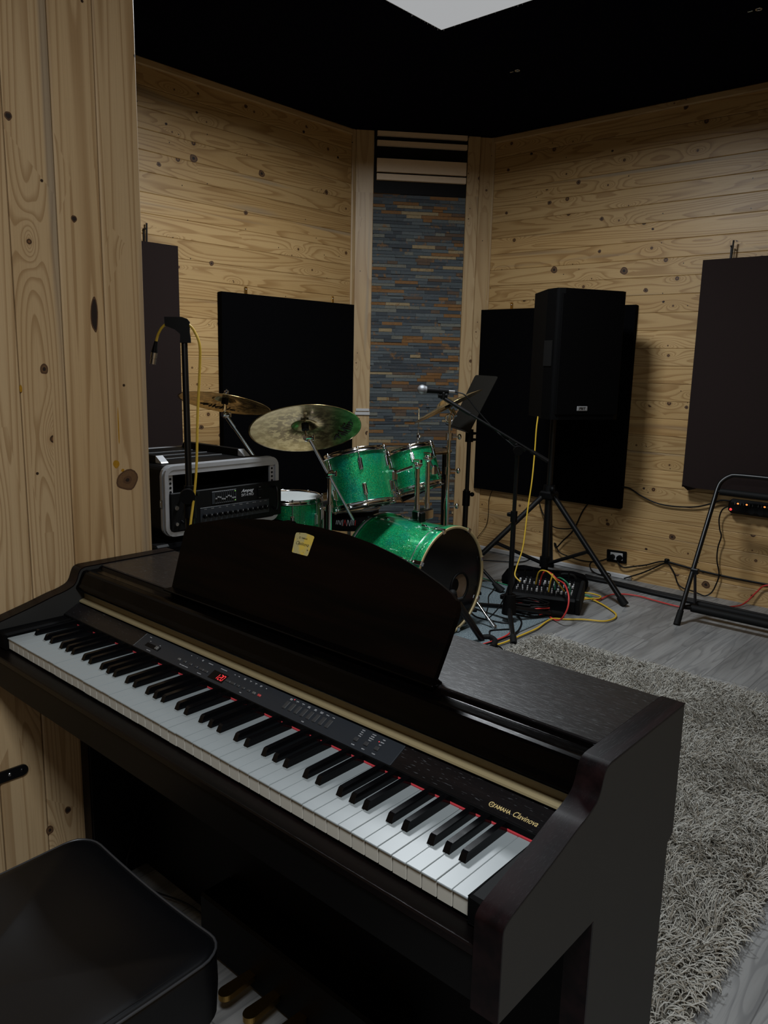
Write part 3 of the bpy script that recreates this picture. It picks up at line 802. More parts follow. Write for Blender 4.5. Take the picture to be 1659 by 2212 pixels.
# black keys: tapered front, bevelled
def black_key():
    mb = MB(); w0, w1 = .0108, .0088
    sec = [(.0485,.730),(.0535,.7405),(.0565,.7418),(.142,.7428),(.142,.728),(.0485,.728)]
    vs = []
    for sgn in (-1, 1):
        for y, z in sec: vs.append((sgn*(w0 if z < .735 else w1)/2, y, z))
    n = len(sec)
    mb.add(vs, [(i, (i+1)%n, n+(i+1)%n, n+i) for i in range(n)]); mb.add(vs, [tuple(range(n-1,-1,-1)), tuple(range(n,2*n))])
    return mb
bk = black_key().build('black_key', M['ebony'], piano, .0014, 3)
bb = bk.location.copy(); first = True
for i in range(51):
    note = 'ABCDEFG'[i % 7]
    if note in 'ACDFG':
        off = {'A':.0012,'C':-.0016,'D':.0016,'F':-.0020,'G':0.0}[note]
        x = (i+1)*kw + off
        if first: bk.location = (bb.x+x, bb.y, bb.z); first = False
        else: copy_part(bk, piano, (bb.x+x, bb.y, bb.z+rng.normal(0,.0002)))
# felt, back rail, cheeks, keybed, slip, apron
mb = MB(); mb.rbox((PX0+.002,.1428,.722), (PX1-.002,.150,.7322), .0012); mb.build('felt_strip', M['felt_red'], piano)
mb = MB(); mb.rbox((PX0+.002,.1440,.7324), (PX1-.002,.152,.7425), .001); mb.build('back_rail', M['piano_black'], piano)
for x0, x1 in ((1.2232, PX1-.0005), (PX0+.0005, -.0014)):
    mb = MB(); mb.rbox((x0,-.006,.7005), (x1,.150,.7385), .003); mb.build('cheek_block', M['piano_black'], piano, .002)
mb = MB(); mb.box((PX0+.001,.004,.628), (PX1-.001,.43,.7045)); mb.build('keybed', M['piano_black'], piano)
mb = MB(); mb.rbox((PX0+.001,-.030,.687), (PX1-.001,.0035,.7005), .002); mb.build('key_slip', M['piano_slip'], piano)
mb = MB(); mb.rbox((PX0+.001,-.0265,.627), (PX1-.001,.0035,.6868), .002); mb.build('apron', M['apron'], piano)
mb = MB(); mb.box((PX0+.001,.43,.628), (PX1-.001,.446,.8215)); mb.build('back_board', M['piano_black'], piano)
mb = MB(); mb.box((PX0+.001,.205,.705), (PX1-.001,.428,.7895)); mb.build('light_block', M['piano_black'], piano)  # unseen block added under the lid to stop light
# lower panel, pedal box, pedals
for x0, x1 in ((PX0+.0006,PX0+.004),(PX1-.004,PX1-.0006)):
    mb = MB(); mb.box((x0,.192,.004), (x1,.329,.6265)); mb.build('dark_lining', M['piano_black'], piano)  # black lining added to keep the legs' inner faces dark under the front light
mb = MB(); mb.rbox((PX0+.001,.330,.004), (PX1-.001,.348,.6275), .002); mb.build('lower_panel', M['piano_black'], piano)
mb = MB(); mb.rbox((.33,.245,.012), (.89,.3295,.15), .006); mb.build('pedal_box', M['piano_black'], piano)
for x in (.517,.597,.677):
    mb = MB(); out = []
    for i in range(17):
        a = -PI/2 + PI*(i/16-.5); out.append((x+.0155*math.cos(a+PI/2+PI/2 if 0 else a), .178+.0175*math.sin(a)))
    out = [(x-.0155*math.cos(PI*i/16), .178-.018*math.sin(PI*i/16)) for i in range(17)] + [(x+.0115,.245),(x-.0115,.245)]
    mb.prism([(a, b, .041) for a, b in out], (0,0,.013)); mb.build('pedal', M['brass'], piano, .0045, 4)
# pedal cord
mb = MB(); mb.tube([(-.035,.30,.10),(-.01,.26,.05),(.06,.25,.03),(.2,.30,.02),(.33,.30,.02)], .0025, 6); mb.build('pedal_cord', M['cable_black'], piano)

# music desk
DV = Vector((0,.073,.175)).normalized(); DN = Vector((0,-DV.z,DV.y)); D0 = Vector((0,.252,.845))
def dp(x, z, n=0.0):
    s = (z-.845)/DV.z; return Vector((x,0,0)) + D0 + DV*s + DN*n
arch = [(.246,.845),(.2285,.955),(.231,.968),(.242,.975),(.276,.984),(.33,.997),(.389,1.008),(.47,1.018),(.547,1.0235),(.62,1.026),(.70,1.0245),(.76,1.019),(.82,1.0095),(.868,.999),(.927,.982),(.955,.972),(.968,.964),(.9745,.954),(.9755,.940),(.9725,.90),(.967,.845)]
ctr = [dp(x, z) for x, z in arch]
mb = MB(); mb.prism(ctr, -DN*.012); desk = mb.build('music_desk', M['piano_stand'], piano, .0025, 3)
mb = MB(); mb.rbox((.252,.226,.8432), (.985,.2515,.8475), .0012); mb.build('desk_ledge', M['piano_front'], piano)
# gold maker's sticker on the desk
def df(x, z, n=.0004):
    Mx = Matrix((Vector((1,0,0)), DV, DN)).transposed().to_4x4(); Mx.translation = dp(x, z, n); return Mx
stp = [(.5755,.9735),(.5710,1.004),(.5722,1.0075),(.5760,1.0085),(.597,1.0105),(.6195,1.0085),(.6225,1.0065),(.6225,1.004),(.6200,.9745),(.6185,.9720),(.5775,.9720)]
mb = MB(); mb.prism([dp(x, z, .0001) for x, z in stp][::-1], DN*.0003); stk = mb.build('gold_sticker', M['sticker'], piano)
mark_ring(df(.5855,1.0005), .0022, M['black_ink'], stk)
text('YAMAHA', .0047, M['black_ink'], stk, df(.5982,1.0005), sx=.85, bold=.00005)
text('Clavinova', .0098, M['black_ink'], stk, df(.5965,.9905), shear=.3, sx=.93)

# ------------------------------------------------------------------ bench
bench = thing('piano_bench', 'low bench with black leather seat and pale piped edge in front of the piano', 'bench', (.64, -.35, 0))
def seat():
    x0, x1, y0, y1 = .452, .858, -.66, -.068; r = .045; n = 7
    ring = []
    for cx, cy, a0 in ((x1-r,y1-r,0),(x0+r,y1-r,PI/2),(x0+r,y0+r,PI),(x1-r,y0+r,1.5*PI)):
        for i in range(n): a = a0+PI/2*i/(n-1); ring.append((cx+r*math.cos(a), cy+r*math.sin(a)))
    # resample straight runs so the edge can sag between its corners
    pts = []
    for i, p in enumerate(ring):
        q = ring[(i+1) % len(ring)]; d = math.hypot(q[0]-p[0], q[1]-p[1]); m = max(1, int(d/.03))
        pts += [(p[0]+(q[0]-p[0])*k/m, p[1]+(q[1]-p[1])*k/m) for k in range(m)]
    cx, cy = (x0+x1)/2, (y0+y1)/2
    def sag(x, y):
        u = (x-cx)/(x1-x0)*2; v = (y-cy)/(y1-y0)*2
        return -.010*(1-u*u) if abs(v) > .9 else -.006*(1-v*v)
    def zt(x, y): return .500 + sag(x, y)
    return pts, cx, cy, zt
pts, cx, cy, zt = seat()
mb = MB(); n = len(pts); rings = []
levels = [(1.0,-.105),(1.008,-.06),(1.004,-.012),(.995,0.0),(.97,.003),(.90,.004),(.7,.001),(.4,-.004),(.15,-.006)]
vs = []
for s, dz in levels:
    for x, y in pts: vs.append((cx+(x-cx)*s, cy+(y-cy)*s, zt(x, y)+dz if s > .3 else .494))
vs.append((cx, cy, .494))
fs = [(k*n+i, k*n+(i+1)%n, (k+1)*n+(i+1)%n, (k+1)*n+i) for k in range(len(levels)-1) for i in range(n)]
fs += [((len(levels)-1)*n+i, (len(levels)-1)*n+(i+1)%n, len(vs)-1) for i in range(n)]
mb.add(vs, fs, True); mb.add(vs, [tuple(range(n-1,-1,-1))]); mb.build('seat_cushion', M['leather'], bench)
mb = MB(); mb.tube([(cx+(x-cx)*1.002, cy+(y-cy)*1.002, zt(x,y)-.001) for x, y in pts]+[(cx+(pts[0][0]-cx)*1.002, cy+(pts[0][1]-cy)*1.002, zt(*pts[0])-.001)], .0021, 8, 1); mb.build('welt', M['welt'], bench)
mb = MB(); mb.tube([(cx+(x-cx)*.955, cy+(y-cy)*.972, zt(x,y)+.0035) for x, y in sorted([p for p in pts if p[1] < -.12 and p[0] > .80], key=lambda p: p[1])], .0009, 6, 1); mb.build('stitching', M['leather'], bench)
mb = MB(); mb.rbox((.475,-.63,.355), (.835,-.095,.398), .004); mb.build('seat_frame', M['piano_black'], bench)
for x in (.50,.765):
    for y in (-.60,-.26):
        mb = MB(); mb.rbox((x,y,0), (x+.036,y+.036,.356), .003); mb.build('leg', M['piano_black'], bench)

# ================================================================== WALL PANELS
def panel(name, lab, c, U, Nn, W, H, T, mat, bulge=.0, group=None, edge_mat=None):
    """fabric-wrapped acoustic panel; c = centre of the back face"""
    U, Nn = V3(U), V3(Nn); Z = Vector((0,0,1)); c = V3(c)
    t = thing(name, lab, 'acoustic panel', c - Z*H/2, group)
    Mx = Matrix((U, Z, Nn)).transposed().to_4x4(); Mx.translation = c
    mb = MB(); g = 14; vs = []; fs = []
    for j in range(g+1):
        for i in range(g+1):
            a, b = i/g*2-1, j/g*2-1
            e = max(abs(a), abs(b))
            n = T - (.006 if e > .99 else 0) - bulge*(1-(1-a*a)*(1-b*b))
            wob = .0035*math.sin(7*a+3*b)*(1-e**6)
            vs.append(Mx @ Vector((a*W/2*(1 if e < .99 else 1.0), b*H/2, n+wob)))
    for j in range(g):
        for i in range(g): q = j*(g+1)+i; fs.append((q, q+1, q+g+2, q+g+1))
    mb.add(vs, fs, True)
    # sides and back, with slightly slack cloth along the bottom edge
    ring = [i for i in range(g+1)] + [(j+1)*(g+1)-1 for j in range(1,g+1)] + [g*(g+1)+i for i in range(g-1,-1,-1)] + [j*(g+1) for j in range(g-1,0,-1)]
    o = len(ring); v2 = [vs[i] for i in ring] + [Mx @ Vector(((Mx.inverted() @ vs[i]).x*.997, (Mx.inverted() @ vs[i]).y*.997, 0)) for i in ring]
    mb.add(v2, [(i, o+i, o+(i+1)%o, (i+1)%o) for i in range(o)]); mb.add(v2, [tuple(range(2*o-1, o-1, -1))])
    p = mb.build('cloth_cover', mat, t); return t, Mx
def tabs(t, Mx, xs, H, mat='brass', h=.045):
    for x in xs:
        mb = MB(); mb.rbox((x-.011, H/2-.03, -.002), (x+.011, H/2+h, .004), .003, Mx); b = mb.build('hanging_tab', M[mat], t)
        mb = MB(); mb.lathe([(0,.0062),(.003,.006),(.0045,.004)], Mx @ Matrix.Translation((x, H/2+h*.65, 0)), 10); mb.build('screw', M['steel'], b)
tb, Mx = panel('acoustic_baffle', 'black fabric panel on the left wall behind the ride cymbal', (XL+.004, 2.748, 1.088), (0,1,0), (1,0,0), 1.108, 1.272, .05, M['fabric_black'], .004, 'dark fabric sound panels on the pine walls'); tabs(tb, Mx, (-.345,.385), 1.272)
tb, Mx = panel('acoustic_baffle', 'black fabric panel on the back wall behind the loudspeaker', (-1.02, YB-.004, 1.088), (1,0,0), (0,-1,0), 1.135, 1.262, .05, M['fabric_black'], .004, 'dark fabric sound panels on the pine walls'); tabs(tb, Mx, (-.345,.40), 1.262)
def rod(t, Mx, x, H, l=.10):
    mb = MB(); mb.cyl(Mx @ Vector((x, H/2-.02, .012)), Mx @ Vector((x+.004, H/2+l, .012)), .005, n=10); r = mb.build('hanging_rod', M['metal_black'], t)
    mb = MB(); mb.rbox((x-.012, H/2+l*.66, -.003), (x-.003, H/2+l*.74, .016), .002, Mx); mb.rbox((x-.012, H/2-.01, -.001), (x-.006, H/2+l*.7, .004), .001, Mx); mb.build('bracket', M['metal_black'], r)
tb, Mx = panel('acoustic_baffle', 'dark brown fabric panel half hidden by the partition at far left', (XL+.004, 1.47, 1.25), (0,1,0), (1,0,0), .86, 1.375, .06, M['fabric_brown'], .003, 'dark fabric sound panels on the pine walls'); rod(tb, Mx, .262, 1.375)
tb, Mx = panel('acoustic_baffle', 'dark brown fabric panel cut off by the right edge, above the power strip', (.50, YB-.03, 1.30), (1,0,0), (0,-1,0), 1.12, 1.295, .07, M['fabric_brown'], .012, 'dark fabric sound panels on the pine walls'); rod(tb, Mx, -.42, 1.295)
# loose cloth corner at the bottom
mb = MB(); mb.add([(-.058,3.944,.665),(-.058,4.0,.655),(.03,3.95,.652),(-.03,3.975,.632)], [(0,1,3),(0,3,2),(1,2,3),(0,2,1)]); mb.build('loose_corner', M['fabric_brown'], tb)

# ================================================================== DRUM KIT
def lug(mb_parent, P, out, up, mat, l=.055):
    out, up = V3(out).normalized(), V3(up).normalized(); x = up.cross(out)
    Mx = Matrix((x, up, out)).transposed().to_4x4(); Mx.translation = V3(P)
    mb = MB(); mb.rbox((-.010,-l/2,-.002), (.010,l/2,.007), .003, Mx); mb.rbox((-.006,-l/2+.004,.006), (.006,l/2-.004,.016), .004, Mx)
    return mb
def rods(mb, P, up, l): mb.cyl(V3(P)-V3(up)*l, V3(P)+V3(up)*l, .0028, n=6)
def drum(label, c, ax, r, h, nl=6, head_b=None, name='tom_drum', group=None, lugs2=True, phase=0.0):
    ax = V3(ax).normalized(); c = V3(c)
    t = thing(name, label, 'drum', c-ax*h/2, group)
    F = frame(c, ax)
    mb = MB(); mb.lathe([(r*.985,-h/2+.006),(r*.985,h/2-.006)], F, 64); mb.build('shell', M['green'], t)
    for s, nm in ((1,'batter_head'),(-1,'resonant_head')):
        mb = MB(); mb.disc(r*.985, F @ Matrix.Translation((0,0,s*(h/2+.002))), 64, flip=(s < 0)); mb.build(nm, M['drum_head_white'] if s > 0 else M['drum_head'], t)
        mb = MB(); z0 = s*(h/2-.012); z1 = s*(h/2+.012)
        mb.lathe([(r*.99,z0),(r*1.045,z0),(r*1.05,z0+(z1-z0)*.18),(r*1.022,z0+(z1-z0)*.3),(r*1.022,z0+(z1-z0)*.85),(r*1.035,z1),(r*1.01,z1),(r*.995,z1-s*.003)], F, 64, True); mb.build('hoop', M['chrome'], t)
    x = F.col[0].to_3d(); y = F.col[1].to_3d()
    for i in range(nl):
        a = 2*PI*i/nl+phase; d = x*math.cos(a)+y*math.sin(a)
        for s in ((1,-1) if lugs2 else (1,)):
            P = c + d*r*.99 + ax*(s*h*.24)
            mb = lug(t, P, d, ax, None, min(.06, h*.26)); rods(mb, c + d*(r*1.035) + ax*(s*h*.38), ax, h*.12)
            mb.cyl(c+d*(r*1.035)+ax*(s*(h/2+.004)), c+d*(r*1.035)+ax*(s*(h/2+.016)), .005, n=8); mb.build('lug', M['chrome'], t)
    return t, F
GR = 'green sparkle drums of the kit'
t1, F1 = drum('larger green sparkle mounted tom, left of the chrome posts', (-1.02,2.18,.752), (-.31,.04,.95), .160, .262, 6, group=GR, phase=.35)
t2, F2 = drum('smaller green sparkle mounted tom, behind the chrome posts', (-.94,2.52,.787), (-.36,.0,.93), .127, .205, 6, group=GR, phase=.2)
t3, F3 = drum('green sparkle floor tom with white head beside the amp rack', (-1.315,1.957,.470), (0,0,1), .176, .36, 8, name='floor_tom', group=GR, phase=.2)
for a in (.5, 2.6, 4.7):
    p = Vector((-1.315+.191*math.cos(a), 1.957+.191*math.sin(a), 0)); mb = MB(); mb.cyl(p+Vector((0,0,.02)), p+Vector((0,0,.55)), .006, n=10)
    mb.rbox((p.x-.02,p.y-.02,.40), (p.x+.02,p.y+.02,.445), .006); lg = mb.build('leg', M['chrome'], t3)
    mb = MB(); mb.cyl(p+Vector((0,0,.008)), p+Vector((0,0,.035)), .013, .010, n=12); mb.build('rubber_foot', M['rubber'], lg)

# bass drum, front head towards +x
bd = thing('bass_drum', 'large green sparkle bass drum with maple front hoop and black head', 'drum', (-.78,2.335,.008), GR)
BC = Vector((-.545,2.335,.287)); BR = .272
def bf(x): return frame((x, BC.y, BC.z), (1,0,0), (0,1,0))
mb = MB(); mb.lathe([(BR*.975,-.99+.99),(BR*.975,.40)], bf(-.985), 96); mb.build('shell', M['green'], bd)
mb = MB(); mb.lathe([(BR*.97,-.016),(BR*1.008,-.016),(BR*1.018,.016),(BR*1.016,.019),(BR*.974,.019)], bf(-.555), 96, True); mb.build('front_hoop', M['hoop_wood'], bd, .0015)
mb = MB(); mb.lathe([(BR*1.006,-.018),(BR*1.022,-.018),(BR*1.022,.0145),(BR*1.010,.0145)], bf(-.555), 96, True); mb.build('hoop_wrap', M['green'], bd, .001)
mb = MB(); mb.lathe([(BR*.965,.0),(BR*.985,.0),(BR*.985,.004),(BR*.965,.004)], bf(-.612), 96, True); mb.build('trim_line', M['steel'], bd)
mb = MB(); mb.lathe([(BR*.97,-.018),(BR*1.02,-.018),(BR*1.02,.018),(BR*.97,.018)], bf(-1.0), 96, True); mb.build('rear_hoop', M['green'], bd, .003)
mb = MB(); mb.lathe([(BR*1.021,-.006),(BR*1.026,-.006),(BR*1.026,.006),(BR*1.021,.006)], bf(-1.0), 96, True); mb.build('hoop_inlay', M['alu'], bd)
# front head with port hole
pc = Vector((0, .045+.0, -.03))     # port centre, (y,z) from drum centre
hb = MB(); n = 72; vs = []; fs = []
PR = .072; pcy, pcz = .082, -.045
for i in range(n):
    a = 2*PI*i/n; vs.append((BC.x, BC.y+pcy+PR*math.cos(a), BC.z+pcz+PR*math.sin(a)))
for i in range(n):
    a = 2*PI*i/n; vs.append((BC.x, BC.y+BR*.972*math.cos(a), BC.z+BR*.972*math.sin(a)))
hb.add(vs, [(i, (i+1)%n, n+(i+1)%n, n+i)[::-1] for i in range(n)]); fh = hb.build('front_head', M['drum_inner'], bd)
PF = frame((BC.x, BC.y+pcy, BC.z+pcz), (1,0,0), (0,1,0))
mb = MB(); mb.torus(PR, .006, PF, 48, 8); mb.build('port_ring', M['plastic_black'], fh)
mb = MB(); mb.lathe([(PR*.995,-.001),(PR*.93,-.026),(PR*.52,-.028),(PR*.52,-.05)], PF, 48); mb.build('port_liner', M['port_wood'], fh)
mb = MB(); mb.disc(PR*.53, PF @ Matrix.Translation((0,0,-.032)), 40); mb.build('port_inner', M['black_paint'], fh)
mb = MB(); mb.disc(BR*.97, bf(-.975), 64, flip=True); mb.build('rear_head', M['drum_head_white'], bd)
for i in range(8):                      # claws
    a = 2*PI*(i+.35)/8; d = Vector((0, math.cos(a), math.sin(a)))
    for xh, s in ((-.555, 1), (-1.0, -1)):
        F = Matrix((Vector((1,0,0))*s, d.cross(Vector((1,0,0)))*-s, d)).transposed().to_4x4(); F.translation = Vector((xh, BC.y, BC.z)) + d*BR*1.022
        mb = MB(); mb.rbox((-.026,-.011,0), (.023,.011,.006), .002, F); mb.rbox((.018,-.010,-.018), (.024,.010,.005), .002, F)
        mb.rbox((-.034,-.007,-.004), (-.022,.007,.010), .003, F)
        mb.cyl(F @ Vector((-.10,0,.004)), F @ Vector((-.02,0,.004)), .0028, n=6); mb.rbox((-.115,-.008,-.008), (-.085,.008,.012), .004, F); mb.build('claw', M['chrome'], bd)
for s in (1, -1):                       # spurs
    p0 = Vector((-.64, BC.y+s*.246, .215)); p1 = Vector((-.442, BC.y+s*.262, .012))
    mb = MB(); mb.cyl(p0, p1, .0085, .007, n=12); mb.rbox((p0.x-.02,p0.y-.02,p0.z-.02), (p0.x+.02,p0.y+.02,p0.z+.02), .006); sp = mb.build('spur', M['chrome'], bd)
    d = (p1-p0).normalized(); mb = MB(); mb.cyl(p1-d*.045, p1-d*.005, .010, .013, n=14); mb.cyl(p1-d*.005, p1+d*.004, .015, .012, n=14); mb.build('spur_foot', M['steel'], sp)

# double tom holder on the bass drum
th = thing('tom_holder', 'chrome double tom holder with two posts standing on the bass drum', 'tom holder', (-.77,2.37,.56))
mb = MB(); mb.rbox((-.815,2.325,.548), (-.725,2.365,.562), .004); mb.rbox((-.79,2.32,.56), (-.74,2.44,.612), .006); mb.build('base_block', M['chrome'], th, .002)
mb = MB(); mb.rbox((-.742,2.318,.556), (-.722,2.352,.606), .004); mb.build('base_pad', M['plastic_black'], th)
for (x, y, z1, tom, q) in ((-.775,2.345,.838,F1,(-.882,2.278,.79)),(-.765,2.415,.868,F2,(-.805,2.50,.805))):
    mb = MB(); mb.cyl((x,y,.56), (x-.005,y,z1), .0125, n=20); mb.cyl((x,y,.56), (x,y,.64), .015, n=20); ps = mb.build('post', M['chrome'], th)
    mb = MB(); mb.sphere((x-.005,y,z1), .021, 18); mb.cyl((x-.005,y-.03,z1), (x-.005,y+.03,z1), .009, n=12); mb.rbox((x-.03,y-.012,z1+.01), (x+.02,y+.012,z1+.03), .004); mb.build('ball_joint', M['chrome'], ps)
    mb = MB(); q = V3(q); mb.cyl((x-.005,y,z1), q, .0085, n=14); mb.sphere(q, .013, 14); mb.rbox((q.x-.02,q.y-.02,q.z-.035), (q.x+.02,q.y+.02,q.z+.02), .008); mb.build('arm', M['chrome'], ps)

# cymbals -------------------------------------------------------------
def cymbal(label, c, nrm, r, bell=.058, name='cymbal', group='bronze cymbals of the kit', brand=None, th_=.0012):
    F = frame(c, nrm)
    prof = [(.006,.030),(bell*.45,.028),(bell*.8,.017),(bell,.006),(bell*1.15,.003),(r*.45,0.0),(r*.75,-.007),(r*.97,-.015),(r,-.0165)]
    mb = MB(); n = 72; pr = [(a, b+th_/2) for a, b in prof] + [(a, b-th_/2) for a, b in prof[::-1]]
    m = len(pr); vs = []; 
    for a, b in pr:
        for i in range(n): t_ = 2*PI*i/n; vs.append(F @ Vector((a*math.cos(t_), a*math.sin(t_), b)))
    fs = []; uv = []
    for k in range(m-1):
        for i in range(n):
            fs.append((k*n+i, k*n+(i+1)%n, (k+1)*n+(i+1)%n, (k+1)*n+i)[::-1])
            uv.append([(pr[k][0], i/n*6), (pr[k][0], (i+1)/n*6), (pr[k+1][0], (i+1)/n*6), (pr[k+1][0], i/n*6)][::-1])
    mb.add(vs, fs, True, uv)
    o = mb.build(name, M['cymbal'], origin=c); tag(o, label, 'cymbal', group)
    return o, F
def under_text(o, F, ang, rad, size, r, s='Zildjian', flip=1):
    # lettering lies on the underside: local frame looking up from below
    d = Vector((math.cos(ang), math.sin(ang), 0)); tn = Vector((-math.sin(ang), math.cos(ang), 0))
    z = -.0012 - .007*max(0,(rad/r-.45)/.3) if rad < r*.75 else -.0085-.006*((rad/r-.75)/.22)
    L = Matrix((tn*flip, d*flip*-1 if 0 else (Vector((0,0,-1)).cross(tn*flip)), Vector((0,0,-1)))).transposed().to_4x4()
    slope = math.atan2(.008, r*.25)
    L.translation = d*rad + Vector((0,0,z-.0012))
    text(s, size, M['black_ink'], o, F @ L, shear=.25, bold=.0006, ext=.0012)
ride, FR = cymbal('large bronze ride cymbal tilted up, its underside showing dark lettering', (-.966,1.757,1.045), (-.406,.273,.872), .255)
crl, FL = cymbal('bronze crash cymbal at the left, above the amp rack', (-1.521,1.73,1.135), (-.106,.27,.957), .228)
crr, FC = cymbal('bronze crash cymbal seen edge-on in front of the music stand', (-.957,2.802,1.122), (-.43,-.206,.879), .208)
under_text(ride, FR, 1.0, .195, .088, .255, flip=-1); under_text(crl, FL, 2.62, .165, .080, .228, flip=-1)
hh, FH = cymbal('flat hi-hat top cymbal behind the smaller tom', (-1.12,2.763,.868), (0,0,1), .192)
h2, FH2 = cymbal('hi-hat bottom cymbal right below its twin behind the smaller tom', (-1.12,2.763,.842), (0,0,-1), .192)

def tilter(mb, P, nrm, top):
    mb.cyl(P, top, .0055, n=10)
def felt(t, F):
    mb = MB(); mb.cyl(F @ Vector((0,0,-.018)), F @ Vector((0,0,.012)), .017, .017, n=18); mb.build('felt_washer', M['rubber'], t)
    mb = MB(); mb.cyl(F @ Vector((0,0,.032)), F @ Vector((0,0,.040)), .012, n=14); mb.cyl(F @ Vector((0,0,-.05)), F @ Vector((0,0,.058)), .004, n=10); mb.rbox((-.018,-.004,.040), (.018,.004,.050), .003, F); mb.build('wing_nut', M['chrome'], t)
def clampjoint(mb, P, s=.02):
    P = V3(P); mb.cyl(P-Vector((0,s*1.1,0)), P+Vector((0,s*1.1,0)), s*.85, n=16); mb.rbox((P.x-s*.7,P.y-s*.7,P.z-s*1.3), (P.x+s*.7,P.y+s*.7,P.z+s*.8), .004)
    mb.cyl(P, P+Vector((s*1.8,s*.8,0)), .005, n=8); mb.rbox((P.x+s*1.6,P.y+s*.5,P.z-.014), (P.x+s*2.2,P.y+s*1.1,P.z+.014), .003)
def tripod(t, c, r, zhub, mat, rl=.010, az=0.4, foot='rubber', n=3, brace=True):
    c = V3(c)
    for i in range(n):
        a = az+2*PI*i/n; d = Vector((math.cos(a), math.sin(a), 0)); f = c+d*r+Vector((0,0,.016))
        mb = MB(); mb.tube([c+Vector((0,0,zhub))+d*.02, c+d*r*.55+Vector((0,0,zhub*.5)), f], rl, 8, 4)
        if brace: mb.cyl(c+Vector((0,0,zhub*.35)), c+d*r*.55+Vector((0,0,zhub*.5)), rl*.6, n=8)
        lg = mb.build('leg', mat, t); mb = MB(); mb.sphere(f, rl*1.7, 12); mb.build('rubber_foot', M[foot], lg)

# ride stand: boom through a clamp on an upright
rs = thing('cymbal_stand', 'chrome boom stand under the large ride cymbal', 'cymbal stand', (-.949,1.898,0), 'chrome cymbal stands')
A, B, D = Vector((-.953,1.77,.992)), Vector((-.947,1.893,.82)), Vector((-.927,2.041,.579))
mb = MB(); mb.cyl(A, D, .0075, n=14); mb.cyl(A, A+(B-A)*.25, .0095, n=14); mb.build('boom_arm', M['chrome'], rs)
mb = MB(); clampjoint(mb, A+Vector((0,-.012,.004)), .015); mb.cyl(A, FR @ Vector((0,0,-.03)), .006, n=12); mb.build('tilter', M['chrome'], rs)
mb = MB(); clampjoint(mb, B, .017); mb.build('boom_clamp', M['chrome'], rs)
mb = MB(); mb.cyl((-.949,1.898,.12), (-.949,1.898,.82), .0095, n=14); mb.cyl((-.949,1.898,.10), (-.949,1.898,.64), .0125, n=14); mb.cyl((-.949,1.898,.635), (-.949,1.898,.67), .017, n=14); mb.build('upright', M['chrome'], rs)
tripod(rs, (-.949,1.898,0), .26, .34, M['chrome'], .008, PI/2); felt(rs, FR)
# left crash stand
ls = thing('cymbal_stand', 'chrome boom stand behind the amp rack under the left crash cymbal', 'cymbal stand', (-1.53,2.0,0), 'chrome cymbal stands')
A, D = Vector((-1.512,1.721,1.068)), Vector((-1.53,1.985,.76))
mb = MB(); mb.cyl(A, D, .0075, n=14); mb.cyl(A, A+(D-A)*.22, .0105, n=14); mb.build('boom_arm', M['chrome'], ls)
mb = MB(); clampjoint(mb, A, .015); mb.cyl(A, FL @ Vector((0,0,-.02)), .006, n=12); mb.build('tilter', M['chrome'], ls)
mb = MB(); clampjoint(mb, D, .017); mb.build('boom_clamp', M['chrome'], ls)
mb = MB(); mb.cyl((-1.53,1.985,.1), (-1.53,1.985,.76), .0105, n=14); mb.build('upright', M['chrome'], ls); tripod(ls, (-1.53,1.985,0), .20, .20, M['chrome'], .008, PI/6); felt(ls, FL)
# right crash stand
CX = Vector((-.930,2.80,0))
cs = thing('cymbal_stand', 'upright chrome stand under the edge-on crash cymbal beside the music stand', 'cymbal stand', CX, 'chrome cymbal stands')
mb = MB(); mb.cyl(CX+Vector((0,0,.70)), CX+Vector((0,0,1.05)), .0075, n=14); mb.cyl(CX+Vector((0,0,.45)), CX+Vector((0,0,.95)), .0105, n=14); mb.cyl(CX+Vector((0,0,.08)), CX+Vector((0,0,.60)), .0135, n=14); mb.build('upright', M['chrome'], cs)
mb = MB(); tq = CX+Vector((-.008,.006,1.045)); mb.torus(.020, .006, frame(tq, (.8,-.6,0)), 20, 8); mb.cyl(tq+Vector((.03,-.01,.028)), FC @ Vector((0,0,-.012)), .006, n=12); mb.cyl(tq+Vector((.062,-.026,.017)), tq+Vector((.030,-.01,.05)), .0075, n=12); mb.cyl(tq-Vector((0,0,.025)), tq+Vector((0,0,.02)), .010, n=12); mb.build('tilter', M['chrome'], cs)
for z, s in ((.945,.02),(.755,.016),(.555,.016)):
    mb = MB(); c_=CX+Vector((0,0,z)); mb.cyl(c_-Vector((0,0,.02)), c_+Vector((0,0,.02)), s, n=18); mb.cyl(c_, c_+Vector((.033,.038,0)), .005, n=8); mb.sphere(c_+Vector((.038,.043,0)), .012, 12, (1,1,1.4)); mb.build('height_clamp', M['chrome'], cs)
tripod(cs, CX, .26, .34, M['chrome'], .008, 1.9); felt(cs, FC)
# hi-hat stand
hs = thing('hi_hat_stand', 'slim chrome hi-hat stand with pull rod behind the smaller tom', 'hi-hat stand', (-1.12,2.763,0))
mb = MB(); mb.cyl((-1.12,2.763,.5), (-1.126,2.768,1.09), .0028, n=8); mb.build('pull_rod', M['steel'], hs)
mb = MB(); mb.cyl((-1.12,2.763,.915), (-1.12,2.763,.955), .008, n=12); mb.cyl((-1.12,2.763,.895), (-1.12,2.763,.905), .014, n=12); mb.rbox((-1.128,2.755,.925), (-1.104,2.771,.945), .003); mb.build('clutch', M['chrome'], hs)
mb = MB(); mb.cyl((-1.12,2.763,.1), (-1.12,2.763,.825), .0105, n=12); mb.cyl((-1.12,2.763,.80), (-1.12,2.763,.83), .025, n=16); mb.build('tube', M['chrome'], hs)
tripod(hs, (-1.12,2.763,0), .24, .30, M['chrome'], .007, .3)
